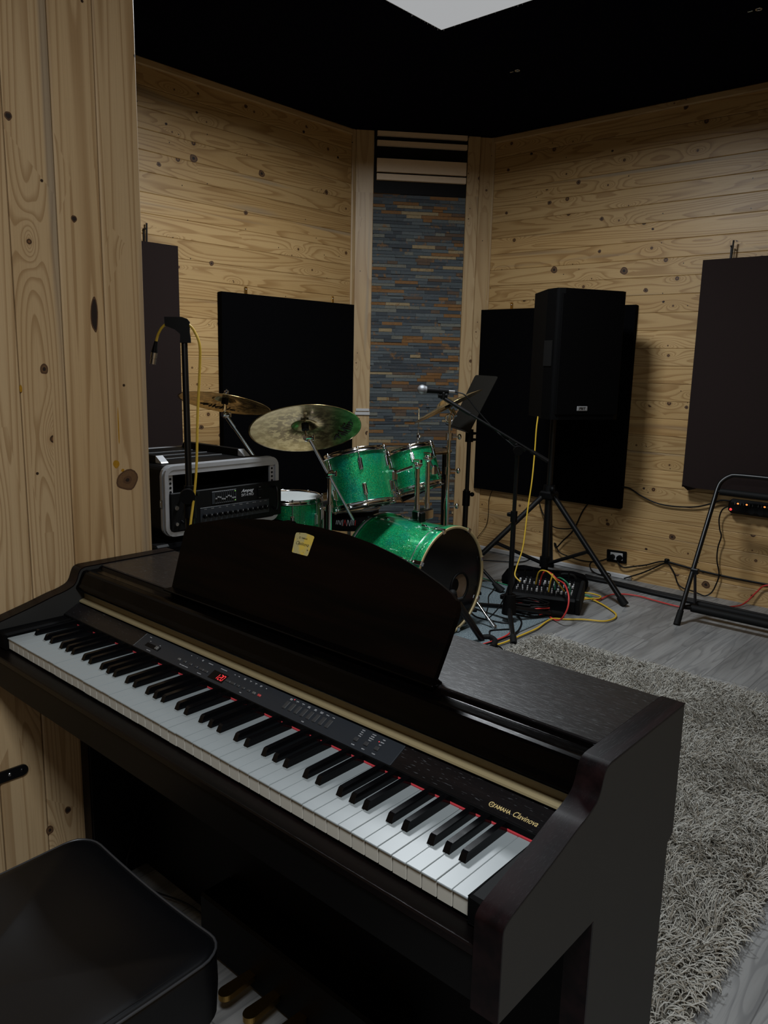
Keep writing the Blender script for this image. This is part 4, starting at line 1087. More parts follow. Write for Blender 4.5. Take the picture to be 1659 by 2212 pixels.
mb = MB(); mb.rbox((-1.16,2.60,.012), (-1.08,2.72,.03), .004); mb.build('foot_plate', M['chrome'], hs)
# snare stand glimpsed below the large tom
ss = thing('snare_drum', 'dark-shelled snare drum with white and red lettering, half hidden under the larger tom', 'drum', (-1.40,2.50,0))
mb = MB(); mb.lathe([(.170,.0),(.170,.12)], frame((-1.40,2.50,.415), (0,0,1)), 48); mb.disc(.17, frame((-1.40,2.50,.535), (0,0,1)), 48); mb.build('shell', M['black_paint'], ss)
mb = MB(); mb.lathe([(.17,.105),(.180,.105),(.176,.125),(.168,.125)], frame((-1.40,2.50,.415), (0,0,1)), 48, True); mb.build('hoop', M['steel'], ss)
mb = MB(); mb.cyl((-1.40,2.50,.05), (-1.40,2.50,.405), .011, n=12)
for a in (.3,2.4,4.5): mb.tube([(-1.40,2.50,.32), (-1.40+.10*math.cos(a),2.50+.10*math.sin(a),.385), (-1.40+.175*math.cos(a),2.50+.175*math.sin(a),.41), (-1.40+.183*math.cos(a),2.50+.183*math.sin(a),.44)], .006, 8, 4)
mb.build('stand_basket', M['steel'], ss); tripod(ss, (-1.40,2.50,0), .20, .20, M['steel'], .007, 1.2)
for i, (dh, red, lean_) in enumerate(((.022,0,.004),(.024,0,.004),(.022,0,-.004),(.026,0,.005),(.036,0,.004),(.036,1,.010),(.036,1,-.010),(.034,0,.006),(.030,0,-.006),(.036,0,.008),(.026,0,.003),(.026,0,.003),(.030,1,.003))):
    a = math.radians(-52-18) + i*.052; d = Vector((math.cos(a), math.sin(a), 0)); tn = Vector((-d.y, d.x, 0)); p = Vector((-1.40,2.50,.463)) + d*.1708
    mb = MB(); mb.prism([p-tn*.0014+Vector((0,0,-dh/2))-tn*lean_/2, p+tn*.0014+Vector((0,0,-dh/2))-tn*lean_/2, p+tn*.0014+Vector((0,0,dh/2))+tn*lean_/2, p-tn*.0014+Vector((0,0,dh/2))+tn*lean_/2], d*.0006); mb.build('lettering', M['cable_red' if red else 'white_ink'], ss)
# black boom stand standing between hi-hat and crash stand
bs = thing('microphone_stand', 'plain black pole stand behind the smaller tom, left of the upright chrome stand', 'microphone stand', (-1.09,2.985,0))
mb = MB(); mb.cyl((-1.09,2.985,.03), (-1.096,2.98,.86), .0125, n=12); mb.build('pole', M['metal_black'], bs)
mb = MB(); mb.cyl((-1.071,2.965,.677), (-1.197,2.72,.565), .016, n=12); mb.sphere((-1.09,2.98,.68), .024, 12); mb.build('boom_arm', M['metal_black'], bs)
tripod(bs, (-1.09,2.985,0), .25, .10, M['metal_black'], .009, .2, brace=False)

# ================================================================== AMP RACK ON ITS CABINET
cab = thing('bass_cabinet', 'black carpeted bass speaker cabinet under the amp rack', 'speaker cabinet', (-1.22,1.31,0))
mb = MB(); mb.rbox((-1.50,.95,.02), (-.93,1.668,.615), .012); mb.build('cabinet_body', M['fabric_black'], cab)
mb = MB(); mb.box((-.9295,.985,.06), (-.922,1.633,.585)); mb.build('grille', M['metal_black'], cab)
for y in (.95,1.668):
    for z in (.02,.615):
        s = 1 if y < 1 else -1; q = 1 if z < .3 else -1
        mb = MB(); mb.rbox((-.985,min(y-.006*s,y+.06*s),min(z-.006*q,z+.06*q)), (-.924,max(y-.006*s,y+.06*s),max(z-.006*q,z+.06*q)), .008); mb.build('corner_protector', M['plastic_black'], cab)
mb = MB(); mb.rbox((-1.46,1.0,-.0), (-1.40,1.06,.02), .004); mb.rbox((-1.03,1.0,0), (-.97,1.06,.02), .004); mb.rbox((-1.46,1.56,0), (-1.40,1.62,.02), .004); mb.rbox((-1.03,1.56,0), (-.97,1.62,.02), .004); mb.build('feet', M['rubber'], cab)
mb = MB(); mb.tube([(-1.12,.949,.40),(-1.12,.930,.42),(-1.30,.930,.42),(-1.30,.949,.40)], .008, 8, 4); mb.build('side_handle', M['plastic_black'], cab)

RX = -.95; RY0, RY1, RZ0, RZ1 = 1.008, 1.585, .640, .922
rk = thing('amp_rack_case', 'black flight case with silver rounded front frame on the bass cabinet', 'rack case', (-1.22,1.30,.64))
def rrect(y0, y1, z0, z1, r, n=6):
    out = []
    for cy, cz, a0 in ((y1-r,z1-r,0),(y0+r,z1-r,PI/2),(y0+r,z0+r,PI),(y1-r,z0+r,1.5*PI)):
        for i in range(n): a = a0+PI/2*i/(n-1); out.append((cy+r*math.cos(a), cz+r*math.sin(a)))
    return out
def ringx(mb, a, b, x0, x1):
    n = len(a); vs = [(x0,*p) for p in a]+[(x1,*p) for p in a]+[(x1,*p) for p in b]+[(x0,*p) for p in b]
    fs = []
    for i in range(n):
        j = (i+1) % n
        fs += [(i,j,n+j,n+i),(n+i,n+j,2*n+j,2*n+i),(2*n+i,2*n+j,3*n+j,3*n+i),(3*n+i,3*n+j,j,i)]
    mb.add(vs, fs, False); return mb
mb = MB(); ringx(mb, rrect(RY0+.004,RY1-.004,RZ0+.004,RZ1-.004,.036), rrect(RY0+.012,RY1-.012,RZ0+.012,RZ1-.012,.03), -1.56, RX-.028); mb.build('case_shell', M['plastic_black'], rk)
mb = MB(); mb.box((-1.56,RY0+.01,RZ0+.01), (-1.548,RY1-.01,RZ1-.01)); mb.build('case_back', M['plastic_black'], rk)
for k, (x0, x1, g) in enumerate(((RX-.032,RX-.018,.002),(RX-.018,RX-.008,-.002),(RX-.008,RX,.0005))):
    mb = MB(); ringx(mb, rrect(RY0-g,RY1+g,RZ0-g,RZ1+g,.042), rrect(RY0+.017,RY1-.017,RZ0+.017,RZ1-.017,.026), x0, x1); mb.build('front_frame', M['alu'], rk, .001)
mb = MB(); ringx(mb, rrect(RY0+.004,RY1-.004,RZ0+.004,RZ1-.004,.036), rrect(RY0+.014,RY1-.014,RZ0+.014,RZ1-.014,.028), -1.60, -1.556); mb.build('rear_frame', M['alu'], rk)
# top lip inside the frame and the rack rails with their holes
mb = MB(); mb.box((RX-.05,RY0+.02,RZ1-.036), (RX-.002,RY1-.02,RZ1-.017)); mb.build('inner_lip', M['alu'], rk)
for y0 in (RY0+.020, RY1-.042):
    mb = MB(); mb.box((RX-.02,y0,RZ0+.02), (RX-.010,y0+.022,RZ1-.036)); rl = mb.build('rack_rail', M['alu'], rk)
    for i in range(12):
        mb = MB(); mb.cyl((RX-.0098,y0+.011,RZ1-.052-i*.0175), (RX-.0092,y0+.011,RZ1-.052-i*.0175), .0052, n=12); mb.build('rail_hole', M['black_paint'], rl)
mb = MB(); mb.rbox((RX-.030,RY0-.007,.755), (RX-.014,RY0-.001,.79), .003); mb.tube([(RX-.02,RY0-.006,.758),(RX-.016,RY0-.012,.765),(RX-.016,RY0-.012,.782),(RX-.02,RY0-.006,.789)], .002, 6, 3); mb.build('latch', M['steel'], rk)
# stacking ribs on top
for y0 in (RY0+.05, RY1-.115):
    mb = MB(); mb.prism([(-1.52,y0,RZ1-.002),(-1.09,y0,RZ1-.002),(-1.05,y0,RZ1+.004),(-1.09,y0,RZ1+.026),(-1.50,y0,RZ1+.026)], (0,.030,0)); mb.build('stacking_rib', M['plastic_black'], rk, .004)
    mb = MB(); mb.prism([(-1.088,y0-.001,RZ1-.002),(-1.045,y0-.001,RZ1-.002),(-1.05,y0-.001,RZ1+.004),(-1.088,y0-.001,RZ1+.0275)], (0,.032,0)); mb.build('rib_cap', M['alu'], rk, .002)
for x in (-1.16,-1.27,-1.38):
    mb = MB(); mb.rbox((x-.003,RY0+.13,RZ1-.004), (x+.003,RY1-.15,RZ1+.002), .001); mb.build('lid_rib', M['rib_grey'], rk)
# bass amp head mounted in the lower half
amp = thing('bass_amplifier', 'black rack bass amplifier with slider equalizer and white script lettering', 'amplifier', (RX,1.30,.66))
AZ0, AZ1 = .664, .815
mb = MB(); mb.rbox((RX-.42,RY0+.045,AZ0), (RX-.012,RY1-.045,AZ1-.003), .003); mb.rbox((RX-.009,RY0+.022,AZ0-.002), (RX+.004,RY1+.012,AZ1), .003); ab = mb.build('chassis', M['black_paint'], amp)
def af(y, z, n=0.0):
    Mx = Matrix((Vector((0,1,0)), Vector((0,0,1)), Vector((1,0,0)))).transposed().to_4x4(); Mx.translation = Vector((RX+.004+n, y, z)); return Mx
def ay(u): return RY0 + (u-270)/(1470-270)*(RY1-RY0+.012)    # position along the face
mb = MB(); mb.rbox((-.062,-.026,0), (.062,.026,.002), .001, af(1.285,.776)); eq = mb.build('equalizer', M['panel_grey'], amp)
for i in range(10):
    y = 1.243+i*.0105
    mb = MB(); mb.box((-.0030,-.0195,.0021), (.0030,.0195,.0024), af(y,.776)); mb.build('slider_track', M['black_paint'], eq)
    mb = MB(); mb.box((-.0040,-.0024,.0022), (.0040,.0024,.0055), af(y,.776+.006*math.sin(i*1.3)-.004)); mb.build('slider', M['grey_ink'], eq)
    mb = MB(); mb.box((-.003,-.0005,.0022), (.003,.0005,.0026), af(y,.7525)); mb.box((-.003,-.0005,.0022), (.003,.0005,.0026), af(y,.7995)); mb.build('slider_mark', M['grey_ink'], eq)
for z in (.7565,.7945):
    mb = MB(); mb.rbox((-.0025,-.002,.002), (.0025,.002,.004), .0008, af(1.3405,z)); mb.build('green_led', plain('green_led', (.1,.3,.05), .4, emit=(.35,.8,.15), es=.35) if 'gl' not in M else M['gl'], eq)
text('Ampeg', .0195, M['white_ink'], amp, af(1.405,.789,.0006), shear=.45, sx=1.12, bold=.0002)
text('SVT-4 PRO', .0165, M['white_ink'], amp, af(1.407,.7705,.0006), sx=.85, bold=-.0001)
mb = MB(); mb.rbox((-.0155,-.029,0), (.0155,.029,.0012), .001, af(1.474,.774)); mb.rbox((-.012,-.0145,.001), (.012,.0145,.006), .002, af(1.474,.774)); mb.build('power_switch', M['plastic_black'], amp)
for z in (.7975,.7505):
    mb = MB(); mb.box((-.005,-.0008,.0013), (.005,.0008,.0017), af(1.474,z)); mb.build('switch_mark', M['grey_ink'], amp)
mb = MB(); mb.rbox((-.18,-.030,0), (.18,.030,.0016), .001, af(1.345,.711)); lp = mb.build('knob_panel', M['panel_grey'], amp)
for i in range(13):
    y = 1.185+i*.0265
    mb = MB(); mb.cyl(af(y,.706,.001).translation, af(y,.706,.016).translation, .0095, .008, n=18); kb = mb.build('knob', M['plastic_black'], lp)
    mb = MB(); mb.box((-.0006,.002,.0161), (.0006,.0085,.0165), af(y,.706)); mb.build('pointer', M['white_ink'], kb)
for i, (s, y) in enumerate((('GAIN',1.19),('DRIVE',1.225),('BASS',1.262),('MID',1.298),('FREQ',1.333),('TREBLE',1.370),('LEVEL',1.405),('MASTER',1.442),('LIMIT',1.477),('MUTE',1.505))): text(s, .0058, M['grey_ink'], lp, af(y,.7335,.0018), sx=.9)
for y in (1.055,1.10):
    mb = MB(); mb.cyl(af(y,.755,.0).translation, af(y,.755,.004).translation, .009, n=16); mb.cyl(af(y,.755,.004).translation, af(y,.755,.0044).translation, .005, n=12); mb.build('input_jack', M['steel'] if y < 1.08 else M['plastic_black'], amp)
mb = MB(); mb.cyl(af(1.055,.690,0).translation, af(1.055,.690,.004).translation, .007, n=14); mb.build('input_jack', M['steel'], amp)
for y in (1.075,1.545):
    mb = MB(); mb.tube([af(y,.70,.002).translation, af(y,.70,.03).translation, af(y,.79,.03).translation, af(y,.79,.002).translation], .005, 8, 4); mb.build('grab_handle', M['metal_black'], amp)

# ================================================================== LEFT STAND WITH YELLOW CABLE
ms = thing('microphone_stand', 'black straight microphone stand with empty clip, in front of the amp rack', 'microphone stand', (-.56,.862,0))
mb = MB(); mb.cyl((-.560,.853,.78), (-.599,.874,1.385), .0115, .0105, n=16); mb.cyl((-.53,.84,.03), (-.562,.854,.86), .016, n=16); mb.build('pole', M['metal_black'], ms)
mb = MB(); mb.cyl((-.558,.853,.80), (-.563,.856,.91), .021, .019, n=18); mb.cyl((-.560,.853,.885), (-.535,.872,.885), .009, n=12); mb.cyl((-.545,.835,.88), (-.532,.826,.878), .026, n=20); mb.build('height_clutch', M['plastic_black'], ms)
mb = MB()
U = Vector((.62,.78,.02)).normalized()     # clip direction, seen side-on
q = Vector((-.599,.875,1.385))
sec = [(-.014,0),(.020,0),(.020,.012),(.017,.035),(.018,.068),(.010,.078),(-.008,.083),(-.062,.083),(-.061,.055),(-.030,.043),(-.012,.028)]
W = Vector((0,0,1)).cross(U).normalized()
mb.prism([q + U*a + Vector((0,0,1))*b - W*.016 for a, b in sec], W*.032); mb.build('clip', M['plastic_black'], ms, .004, 3)
tripod(ms, (-.53,.84,0), .25, .10, M['metal_black'], .009, .7, brace=False)
yc = thing('microphone_cable', 'yellow microphone cable hung through the clip of the left stand, connector dangling', 'cable', (-.56,.86,.78))
cpth = [(-.6595,.8045,1.384),(-.655,.811,1.41),(-.642,.822,1.436),(-.622,.838,1.450),(-.600,.862,1.452),(-.583,.882,1.444),(-.571,.897,1.420),(-.557,.905,1.376),(-.556,.902,1.296),(-.548,.884,1.143),(-.532,.865,.99),(-.525,.85,.90),(-.525,.842,.852),(-.512,.815,.74),(-.50,.79,.5),(-.45,.75,.2),(-.40,.70,.02)]
mb = MB(); mb.tube(cpth, .0042, 10, 8); mb.build('cord', M['cable_yellow'], yc)
a, b = Vector((-.6595,.8045,1.384)), Vector((-.666,.797,1.328)); d = (b-a).normalized()
mb = MB(); mb.cyl(a-d*.004, a+d*.034, .0055, .0105, n=16); mb.build('connector_boot', M['plastic_black'], yc)
mb = MB(); mb.cyl(a+d*.034, a+d*.052, .0105, n=18); mb.cyl(a+d*.055, a+d*.072, .0098, n=18); mb.cyl(a+d*.034, a+d*.07, .008, n=14); mb.build('connector_shell', M['steel'], yc)

# ================================================================== LOUDSPEAKER ON TRIPOD
st = thing('speaker_stand', 'tall black tripod stand carrying the loudspeaker by the back wall', 'speaker stand', (-.68,3.49,0))
hub = Vector((-.68,3.49,.60)); c0 = Vector((-.68,3.49,0))
feet = [(-.140,3.470), (-.897,3.955), (-1.09,3.08)]
for fx, fy in feet:
    f = Vector((fx, fy, .012)); d = Vector((fx-hub.x, fy-hub.y, 0)).normalized(); a = hub+d*.035+Vector((0,0,-.03))
    mb = MB(); mb.cyl(a, f, .0165, n=14); md = a.lerp(f, .52); mb.rbox((md.x-.012,md.y-.012,md.z-.02), (md.x+.012,md.y+.012,md.z+.01), .004)
    lg = mb.build('leg', M['metal_black'], st)
    mb = MB(); mb.cyl(md, c0+d*.03+Vector((0,0,.155)), .011, n=10); mb.build('brace', M['metal_black'], st)
    u = (f-a).normalized(); mb = MB(); mb.cyl(f-u*.05, f+u*.006, .021, .024, n=14); mb.build('rubber_foot', M['rubber'], lg)
mb = MB(); mb.cyl((-.68,3.49,.112), (-.68,3.49,.62), .022, n=18); mb.cyl((-.68,3.49,.60), (-.68,3.49,1.029), .0175, n=16); mb.build('pole', M['metal_black'], st)
mb = MB(); mb.cyl((-.68,3.49,.565), (-.68,3.49,.635), .040, .034, n=20); mb.rbox((-.725,3.445,.55), (-.635,3.535,.60), .01); mb.build('hub', M['plastic_black'], st)
mb = MB(); mb.cyl((-.68,3.49,.13), (-.68,3.49,.19), .032, n=18); mb.build('lower_collar', M['plastic_black'], st)
mb = MB(); mb.cyl((-.68,3.49,.62), (-.64,3.45,.62), .008, n=10); mb.sphere((-.633,3.443,.62), .017, 12); mb.build('clamp_knob', M['plastic_black'], st)
spk = thing('loudspeaker', 'tall black loudspeaker box with small badge, on the tripod stand', 'loudspeaker', (-.68,3.49,1.045))
E1 = Vector((math.sin(math.radians(28)), math.cos(math.radians(28)), 0)); E2 = Vector((-E1.y, E1.x, 0))     # along the front, and backwards
fc = Vector((-.68,3.49,0)) - E2*.20 + Vector((.048,.042,0))
def sp_(a, b, z): return fc + E1*a + E2*b + Vector((0,0,z))
z0, z1 = 1.045, 1.760
plan = [(-.225,0),(-.185,-.018),(.185,-.018),(.225,0),(.225,.10),(.13,.40),(-.13,.40),(-.225,.10)]
mb = MB(); mb.prism([sp_(a,b,z0) for a,b in plan], (0,0,z1-z0)); body_ = mb.build('cabinet', M['speaker_black'], spk, .012, 3)
mb = MB(); mb.prism([sp_(a,b,z0+.03) for a,b in ((-.205,-.0225),(.205,-.0225),(.205,-.010),(-.205,-.010))], (0,0,z1-z0-.06)); grl = mb.build('grille', M['speaker_black'], spk, .004)
for s in (-1, 1):
    mb = MB(); mb.prism([sp_(s*.2258,.02,1.34), sp_(s*.2258,.10,1.34), sp_(s*.2258,.10,1.48), sp_(s*.2258,.02,1.48)], E1*s*.004); mb.build('side_handle', M['rubber'], spk, .002)
mb = MB(); mb.tube([sp_(-.12,.03,z1-.002), sp_(-.10,.03,z1+.012), sp_(.10,.03,z1+.012), sp_(.12,.03,z1-.002)], .007, 8, 4); mb.build('top_handle', M['plastic_black'], spk) if 0 else None
LB = Matrix((E1, Vector((0,0,1)), -E2)).transposed().to_4x4(); LB.translation = sp_(-.035,-.0235,1.108)
mb = MB(); mb.rbox((-.034,-.0125,-.001), (.034,.0125,.0025), .001, LB); bdg = mb.build('badge', M['alu'], grl)
mb = MB(); mb.rbox((-.031,-.0098,.002), (.031,.0098,.0030), .0005, LB); mb.build('badge_face', M['grey_ink'], bdg)
text('FBT', .019, M['black_ink'], bdg, LB @ Matrix.Translation((0,0,.0033)), sx=1.35, bold=.0007)
mb = MB(); mb.cyl((-.68,3.49,1.03), (-.68,3.49,1.048), .045, n=20); mb.build('pole_socket', M['plastic_black'], spk)

# ================================================================== MUSIC STAND
mu = thing('music_stand', 'black music stand with solid tilted desk beside the slate corner', 'music stand', (-1.03,3.12,0))
TL, TR, BRc, BLc = Vector((-1.081,3.237,1.279)), Vector((-.886,3.188,1.275)), Vector((-.975,3.048,.950)), Vector((-1.154,3.106,.970))
nn = (TR-TL).cross(BLc-TL).normalized()
rr = []
for c_, n1, n2 in ((TL,BLc,TR),(TR,TL,BRc),(BRc,TR,BLc),(BLc,BRc,TL)):
    a = (n1-c_).normalized()*.012; b = (n2-c_).normalized()*.012; rr += [c_+a, c_+a*.3+b*.3, c_+b]
mb = MB(); mb.prism(rr, nn*.003); dk = mb.build('desk', plain('music_desk_metal', (.0075,.0072,.006), .55, spec=.25), mu)
fw = nn if nn.dot(Vector((1.67,-.67,1.3))-TL) > 0 else -nn
mb = MB(); mb.prism([BLc+fw*.0, BRc+fw*0, BRc+fw*.045+Vector((0,0,.002)), BLc+fw*.045+Vector((0,0,.002))], (0,0,-.003)); mb.build('ledge', M['metal_black'], mu)
mb = MB(); mb.cyl((-1.042,3.145,.40), (-1.053,3.163,1.06), .0125, n=14); mb.cyl((-1.03,3.118,.06), (-1.046,3.147,.60), .0165, n=16); mb.build('pole', M['metal_black'], mu)
mb = MB(); mb.cyl((-1.052,3.161,.885), (-1.053,3.163,.96), .024, n=14); mb.rbox((-1.04,3.15,.93), (-1.012,3.18,.945), .004); mb.rbox((-1.04,3.15,.893), (-1.012,3.18,.908), .004); mb.build('tilt_bracket', M['plastic_black'], mu)
mb = MB(); mb.cyl((-1.045,3.146,.50), (-1.047,3.150,.59), .023, n=14); mb.sphere((-1.02,3.17,.57), .014, 10); mb.build('height_clutch', M['plastic_black'], mu)
for p in ((-.775,3.175),(-1.19,2.91),(-1.21,3.33)):
    f = Vector((p[0], p[1], .012)); h = Vector((-1.03,3.118,.22)); d = (f-h)
    mb = MB(); mb.tube([h, h+d*.4+Vector((0,0,.012)), f], .010, 8, 4); lg = mb.build('leg', M['metal_black'], mu)
    d.normalize(); mb = MB(); mb.cyl(f-d*.075, f, .013, .026, n=12); mb.build('rubber_foot', M['rubber'], lg)

# ================================================================== BOOM MICROPHONE STAND + MIC
bm = thing('boom_microphone_stand', 'black boom microphone stand with long slanting arm in front of the loudspeaker', 'microphone stand', (-.453,2.743,0))
J = Vector((-.450,2.738,.945)); T = Vector((-.757,2.506,1.170)); E_ = Vector((-.306,2.799,.870))
T = J + (T-J)
mb = MB(); mb.cyl((-.453,2.743,.10), (-.453,2.743,.93), .0105, n=14); mb.cyl((-.453,2.743,.10), (-.453,2.743,.58), .0135, n=14); mb.build('pole', M['metal_black'], bm)
mb = MB(); mb.cyl((-.453,2.743,.545), (-.453,2.743,.60), .018, n=14); mb.rbox((-.49,2.73,.57), (-.46,2.755,.59), .004); mb.build('height_clutch', M['plastic_black'], bm)
mb = MB(); mb.cyl(E_, T, .0062, n=12); d = (E_-T).normalized(); mb.cyl(E_-d*.10, E_, .0100, n=12); mb.cyl(T, T+d*.16, .0105, n=12); mb.cyl(J-d*.05, J+d*.05, .0125, n=12); mb.build('boom_arm', M['metal_black'], bm)
mb = MB(); mb.cyl((-.432,2.715,.92), (-.423,2.702,.917), .024, n=22); mb.rbox((-.47,2.72,.905), (-.435,2.755,.955), .008); mb.build('boom_knob', M['plastic_black'], bm)
mb = MB(); mb.cyl((-.453,2.743,.05), (-.453,2.743,.155), .038, .032, n=20); mb.rbox((-.50,2.72,.125), (-.475,2.75,.15), .004); mb.build('base_hub', M['plastic_black'], bm)
for fx, fy in ((-.236,2.455),(-.300,3.018),(-.79,2.80)):
    f = Vector((fx, fy, .018)); h = Vector((-.453,2.743,.085)); d = (f-h).normalized()
    mb = MB(); mb.cyl(h, f, .0125, n=12); lg = mb.build('leg', M['metal_black'], bm)
    mb = MB(); mb.cyl(f-d*.06, f+d*.012, .017, .0165, n=14); mb.build('rubber_foot', M['rubber'], lg)
# clip, microphone
A, B = Vector((-.829,2.424,1.209)), Vector((-.718,2.560,1.198)); d = (B-A).normalized()
mb = MB(); mb.cyl(A+d*.085, A+d*.135, .0185, .017, n=18); mb.rbox((T.x-.014,T.y-.014,T.z-.008), (T.x+.014,T.y+.014,T.z+.03), .006); mb.cyl(T+Vector((-.018,-.018,.012)), T+Vector((.014,.014,.012)), .013, n=14); mb.build('microphone_clip', M['plastic_black'], bm)
mic = thing('microphone', 'black handheld microphone with silver grille ball, held in the boom clip', 'microphone', A+d*.09)
mb = MB(); mb.sphere(A, .0245, 20); mb.cyl(A-d*.001, A+d*.022, .0245, .019, n=20); gb = mb.build('grille_ball', plain('mic_grille', (.36,.37,.39), .45, metal=.7, var=.6, scale=700, bump=.8), mic)
mb = MB(); mb.cyl(A+d*.020, A+d*.135, .0170, .0125, n=20); mb.build('handle', M['plastic_black'], mic)
mb = MB(); mb.cyl(A+d*.133, A+d*.168, .0105, n=16); mb.build('connector', M['steel'], mic)
mcab = thing('microphone_cable', 'thin black cable running from the microphone along the boom to the floor', 'cable', (-.44,2.70,0))
mb = MB(); e = A+d*.166
mb.tube([e, e+d*.02, (-.676,2.585,1.183), (-.628,2.62,1.114), (-.543,2.669,1.013), (-.452,2.695,.942), (-.437,2.722,.90), (-.436,2.726,.6), (-.437,2.727,.30), (-.47,2.70,.12), (-.52,2.66,.03), (-.58,2.72,.012), (-.68,2.89,.012), (-.78,3.04,.012), (-.83,3.16,.012), (-.93,3.36,.01)], .0034, 8, 8)
mb.build('cord', M['cable_black'], mcab)

# ================================================================== SMALL INSTRUMENT STAND BY THE DRUM
gs = thing('guitar_stand', 'low black instrument stand in front of the bass drum head', 'guitar stand', (-.46,2.27,0))
mb = MB(); mb.cyl((-.505,2.275,.005), (-.470,2.22,.25), .019, n=14); mb.build('post', M['metal_black'], gs)
mb = MB(); mb.tube([(-.41,2.262,.245),(-.43,2.24,.238),(-.47,2.212,.236),(-.50,2.20,.245)], .011, 8, 4); mb.sphere((-.445,2.225,.268), .022, 12); mb.rbox((-.472,2.21,.235), (-.43,2.25,.262), .005); mb.build('cradle_arm', M['rubber'], gs)
mb = MB(); mb.cyl((-.432,2.245,.225), (-.386,2.402,.012), .019, .016, n=14); lg = mb.build('leg', M['metal_black'], gs)
mb = MB(); mb.tube([(-.40,2.415,.014),(-.372,2.445,.016),(-.33,2.43,.015),(-.30,2.385,.014),(-.285,2.34,.014)], .014, 10, 4); mb.build('curved_foot', M['rubber'], lg)

# ================================================================== MIXER, BAG, COIL
mx = thing('mixing_desk', 'black mixing desk full of pale knobs on the floor below the speaker stand', 'mixer', (-.46,3.08,0))
MX = Matrix((Vector((.885,.32,-.02)).normalized(), Vector((-.33,.885,.20)).normalized(), Vector((0,0,1)))).transposed().to_4x4()
ex = Vector((.93,.36,0)).normalized(); ez = Vector((.06,-.22,1)).normalized(); ey = ez.cross(ex).normalized(); ez = ex.cross(ey)
MX = Matrix((ex, ey, ez)).transposed().to_4x4(); MX.translation = Vector((-.465,3.145,.078))
mb = MB(); mb.rbox((-.185,-.112,-.068), (.185,.112,.035), .012, MX); mb.build('body', M['plastic_black'], mx)
mb = MB(); mb.rbox((-.168,-.098,.034), (.168,.098,.037), .001, MX); tp = mb.build('top_panel', M['plastic_black'], mx)
for s in (-1, 1):
    mb = MB(); mb.rbox((s*.19-.012,-.117,-.066), (s*.19+.012,.117,.045), .006, MX); mb.build('end_cheek', M['rubber'], mx)
kn = []
for j in range(7):
    for i in range(12):
        x, y = -.152+i*.0272+rng.normal(0,.002), -.086+j*.0262
        if (i*7+j*3) % 9 == 0: continue
        r = .0042 if (i+j) % 5 else .0072
        mb = MB(); mb.cyl(MX @ Vector((x,y,.036)), MX @ Vector((x,y,.036+.015)), r, r*.8, n=10); mb.build('knob', M['white_plastic'] if (i*3+j) % 3 else M['button_grey'], tp)
for i in range(6):
    mb = MB(); p = Vector((-.14+i*.05, .094, .035)); mb.cyl(MX @ p, MX @ (p+Vector((0,.012,.06))), .007, .005, n=10); mb.build('plug', M['plastic_black'], mx)
bag = thing('padded_bag', 'flat oval black padded bag lying behind the mixer under the speaker stand', 'bag', (-.68,3.50,0))
mb = MB(); vs = []; n = 36
bc = Vector((-.68,3.50,0)); b1 = Vector((.88,.28,0)).normalized(); b2 = Vector((-b1.y, b1.x, 0))
lv = [(.96,.0),(1.0,.02),(1.0,.045),(.93,.075),(.7,.09),(.3,.095)]
for s, z in lv:
    for i in range(n):
        a = 2*PI*i/n; ca, sa = math.cos(a), math.sin(a); e = .6
        vs.append(bc + b1*(.26*s*abs(ca)**e*(1 if ca > 0 else -1)) + b2*(.15*s*abs(sa)**e*(1 if sa > 0 else -1)) + Vector((0,0,.002+z*(1+.08*math.sin(3*a)))))
mb.add(vs, [(k*n+i, k*n+(i+1)%n, (k+1)*n+(i+1)%n, (k+1)*n+i) for k in range(len(lv)-1) for i in range(n)], True); mb.add(vs, [tuple(range((len(lv)-1)*n, len(lv)*n))]); mb.build('cover', M['fabric_black'], bag)
mb = MB(); mb.tube([bc+b1*.10+b2*-.06+Vector((0,0,.09)), bc+b1*.12+b2*-.07+Vector((0,0,.11)), bc+b1*.18+b2*-.05+Vector((0,0,.105)), bc+b1*.20+b2*-.04+Vector((0,0,.07))], .009, 8, 4); mb.build('carry_handle', M['rubber'], bag)

def cable(label, pts, r, mat, group=None, sub=8, closed=False, zmin=True, name='cable'):
    mb = MB(); P = [Vector((p[0], p[1], max(p[2], r+.0008) if zmin else p[2])) for p in pts]
    mb.tube(P, r, 8, sub)
    o = mb.build(name, M[mat], origin=(P[0].x, P[0].y, 0)); return tag(o, label, 'cable', group)
# coil of black cable with red loops in front of the mixer
co = thing('cable_coil', 'flat coil of black cable lying in front of the mixer', 'cable coil', (-.47,2.94,0))
for k in range(9):
    pts = []; a0 = random.uniform(0, 6)
    for i in range(13):
        a = a0+2*PI*i/12; rr_ = 1+random.uniform(-.12,.12)
        pts.append(Vector((-.455,2.925,0)) + Vector((.93,.36,0))*(.108*rr_*math.cos(a)) + Vector((-.36,.93,0))*(.072*rr_*math.sin(a)) + Vector((0,0,.012+.008*k+random.uniform(0,.006))))
    mb = MB(); mb.tube(pts, .0045, 7, 5); mb.build('loop', M['cable_black'], co)
pts = []
for i in range(26):
    a = -.9+2*PI*i/14; pts.append(Vector((-.45,2.93,0)) + Vector((.93,.36,0))*(.115*math.cos(a)) + Vector((-.36,.93,0))*(.075*math.sin(a)) + Vector((0,0,.028+.0018*i+.01*math.sin(i))))
cable('red cable looped through the black coil in front of the mixer', pts, .0040, 'cable_red')

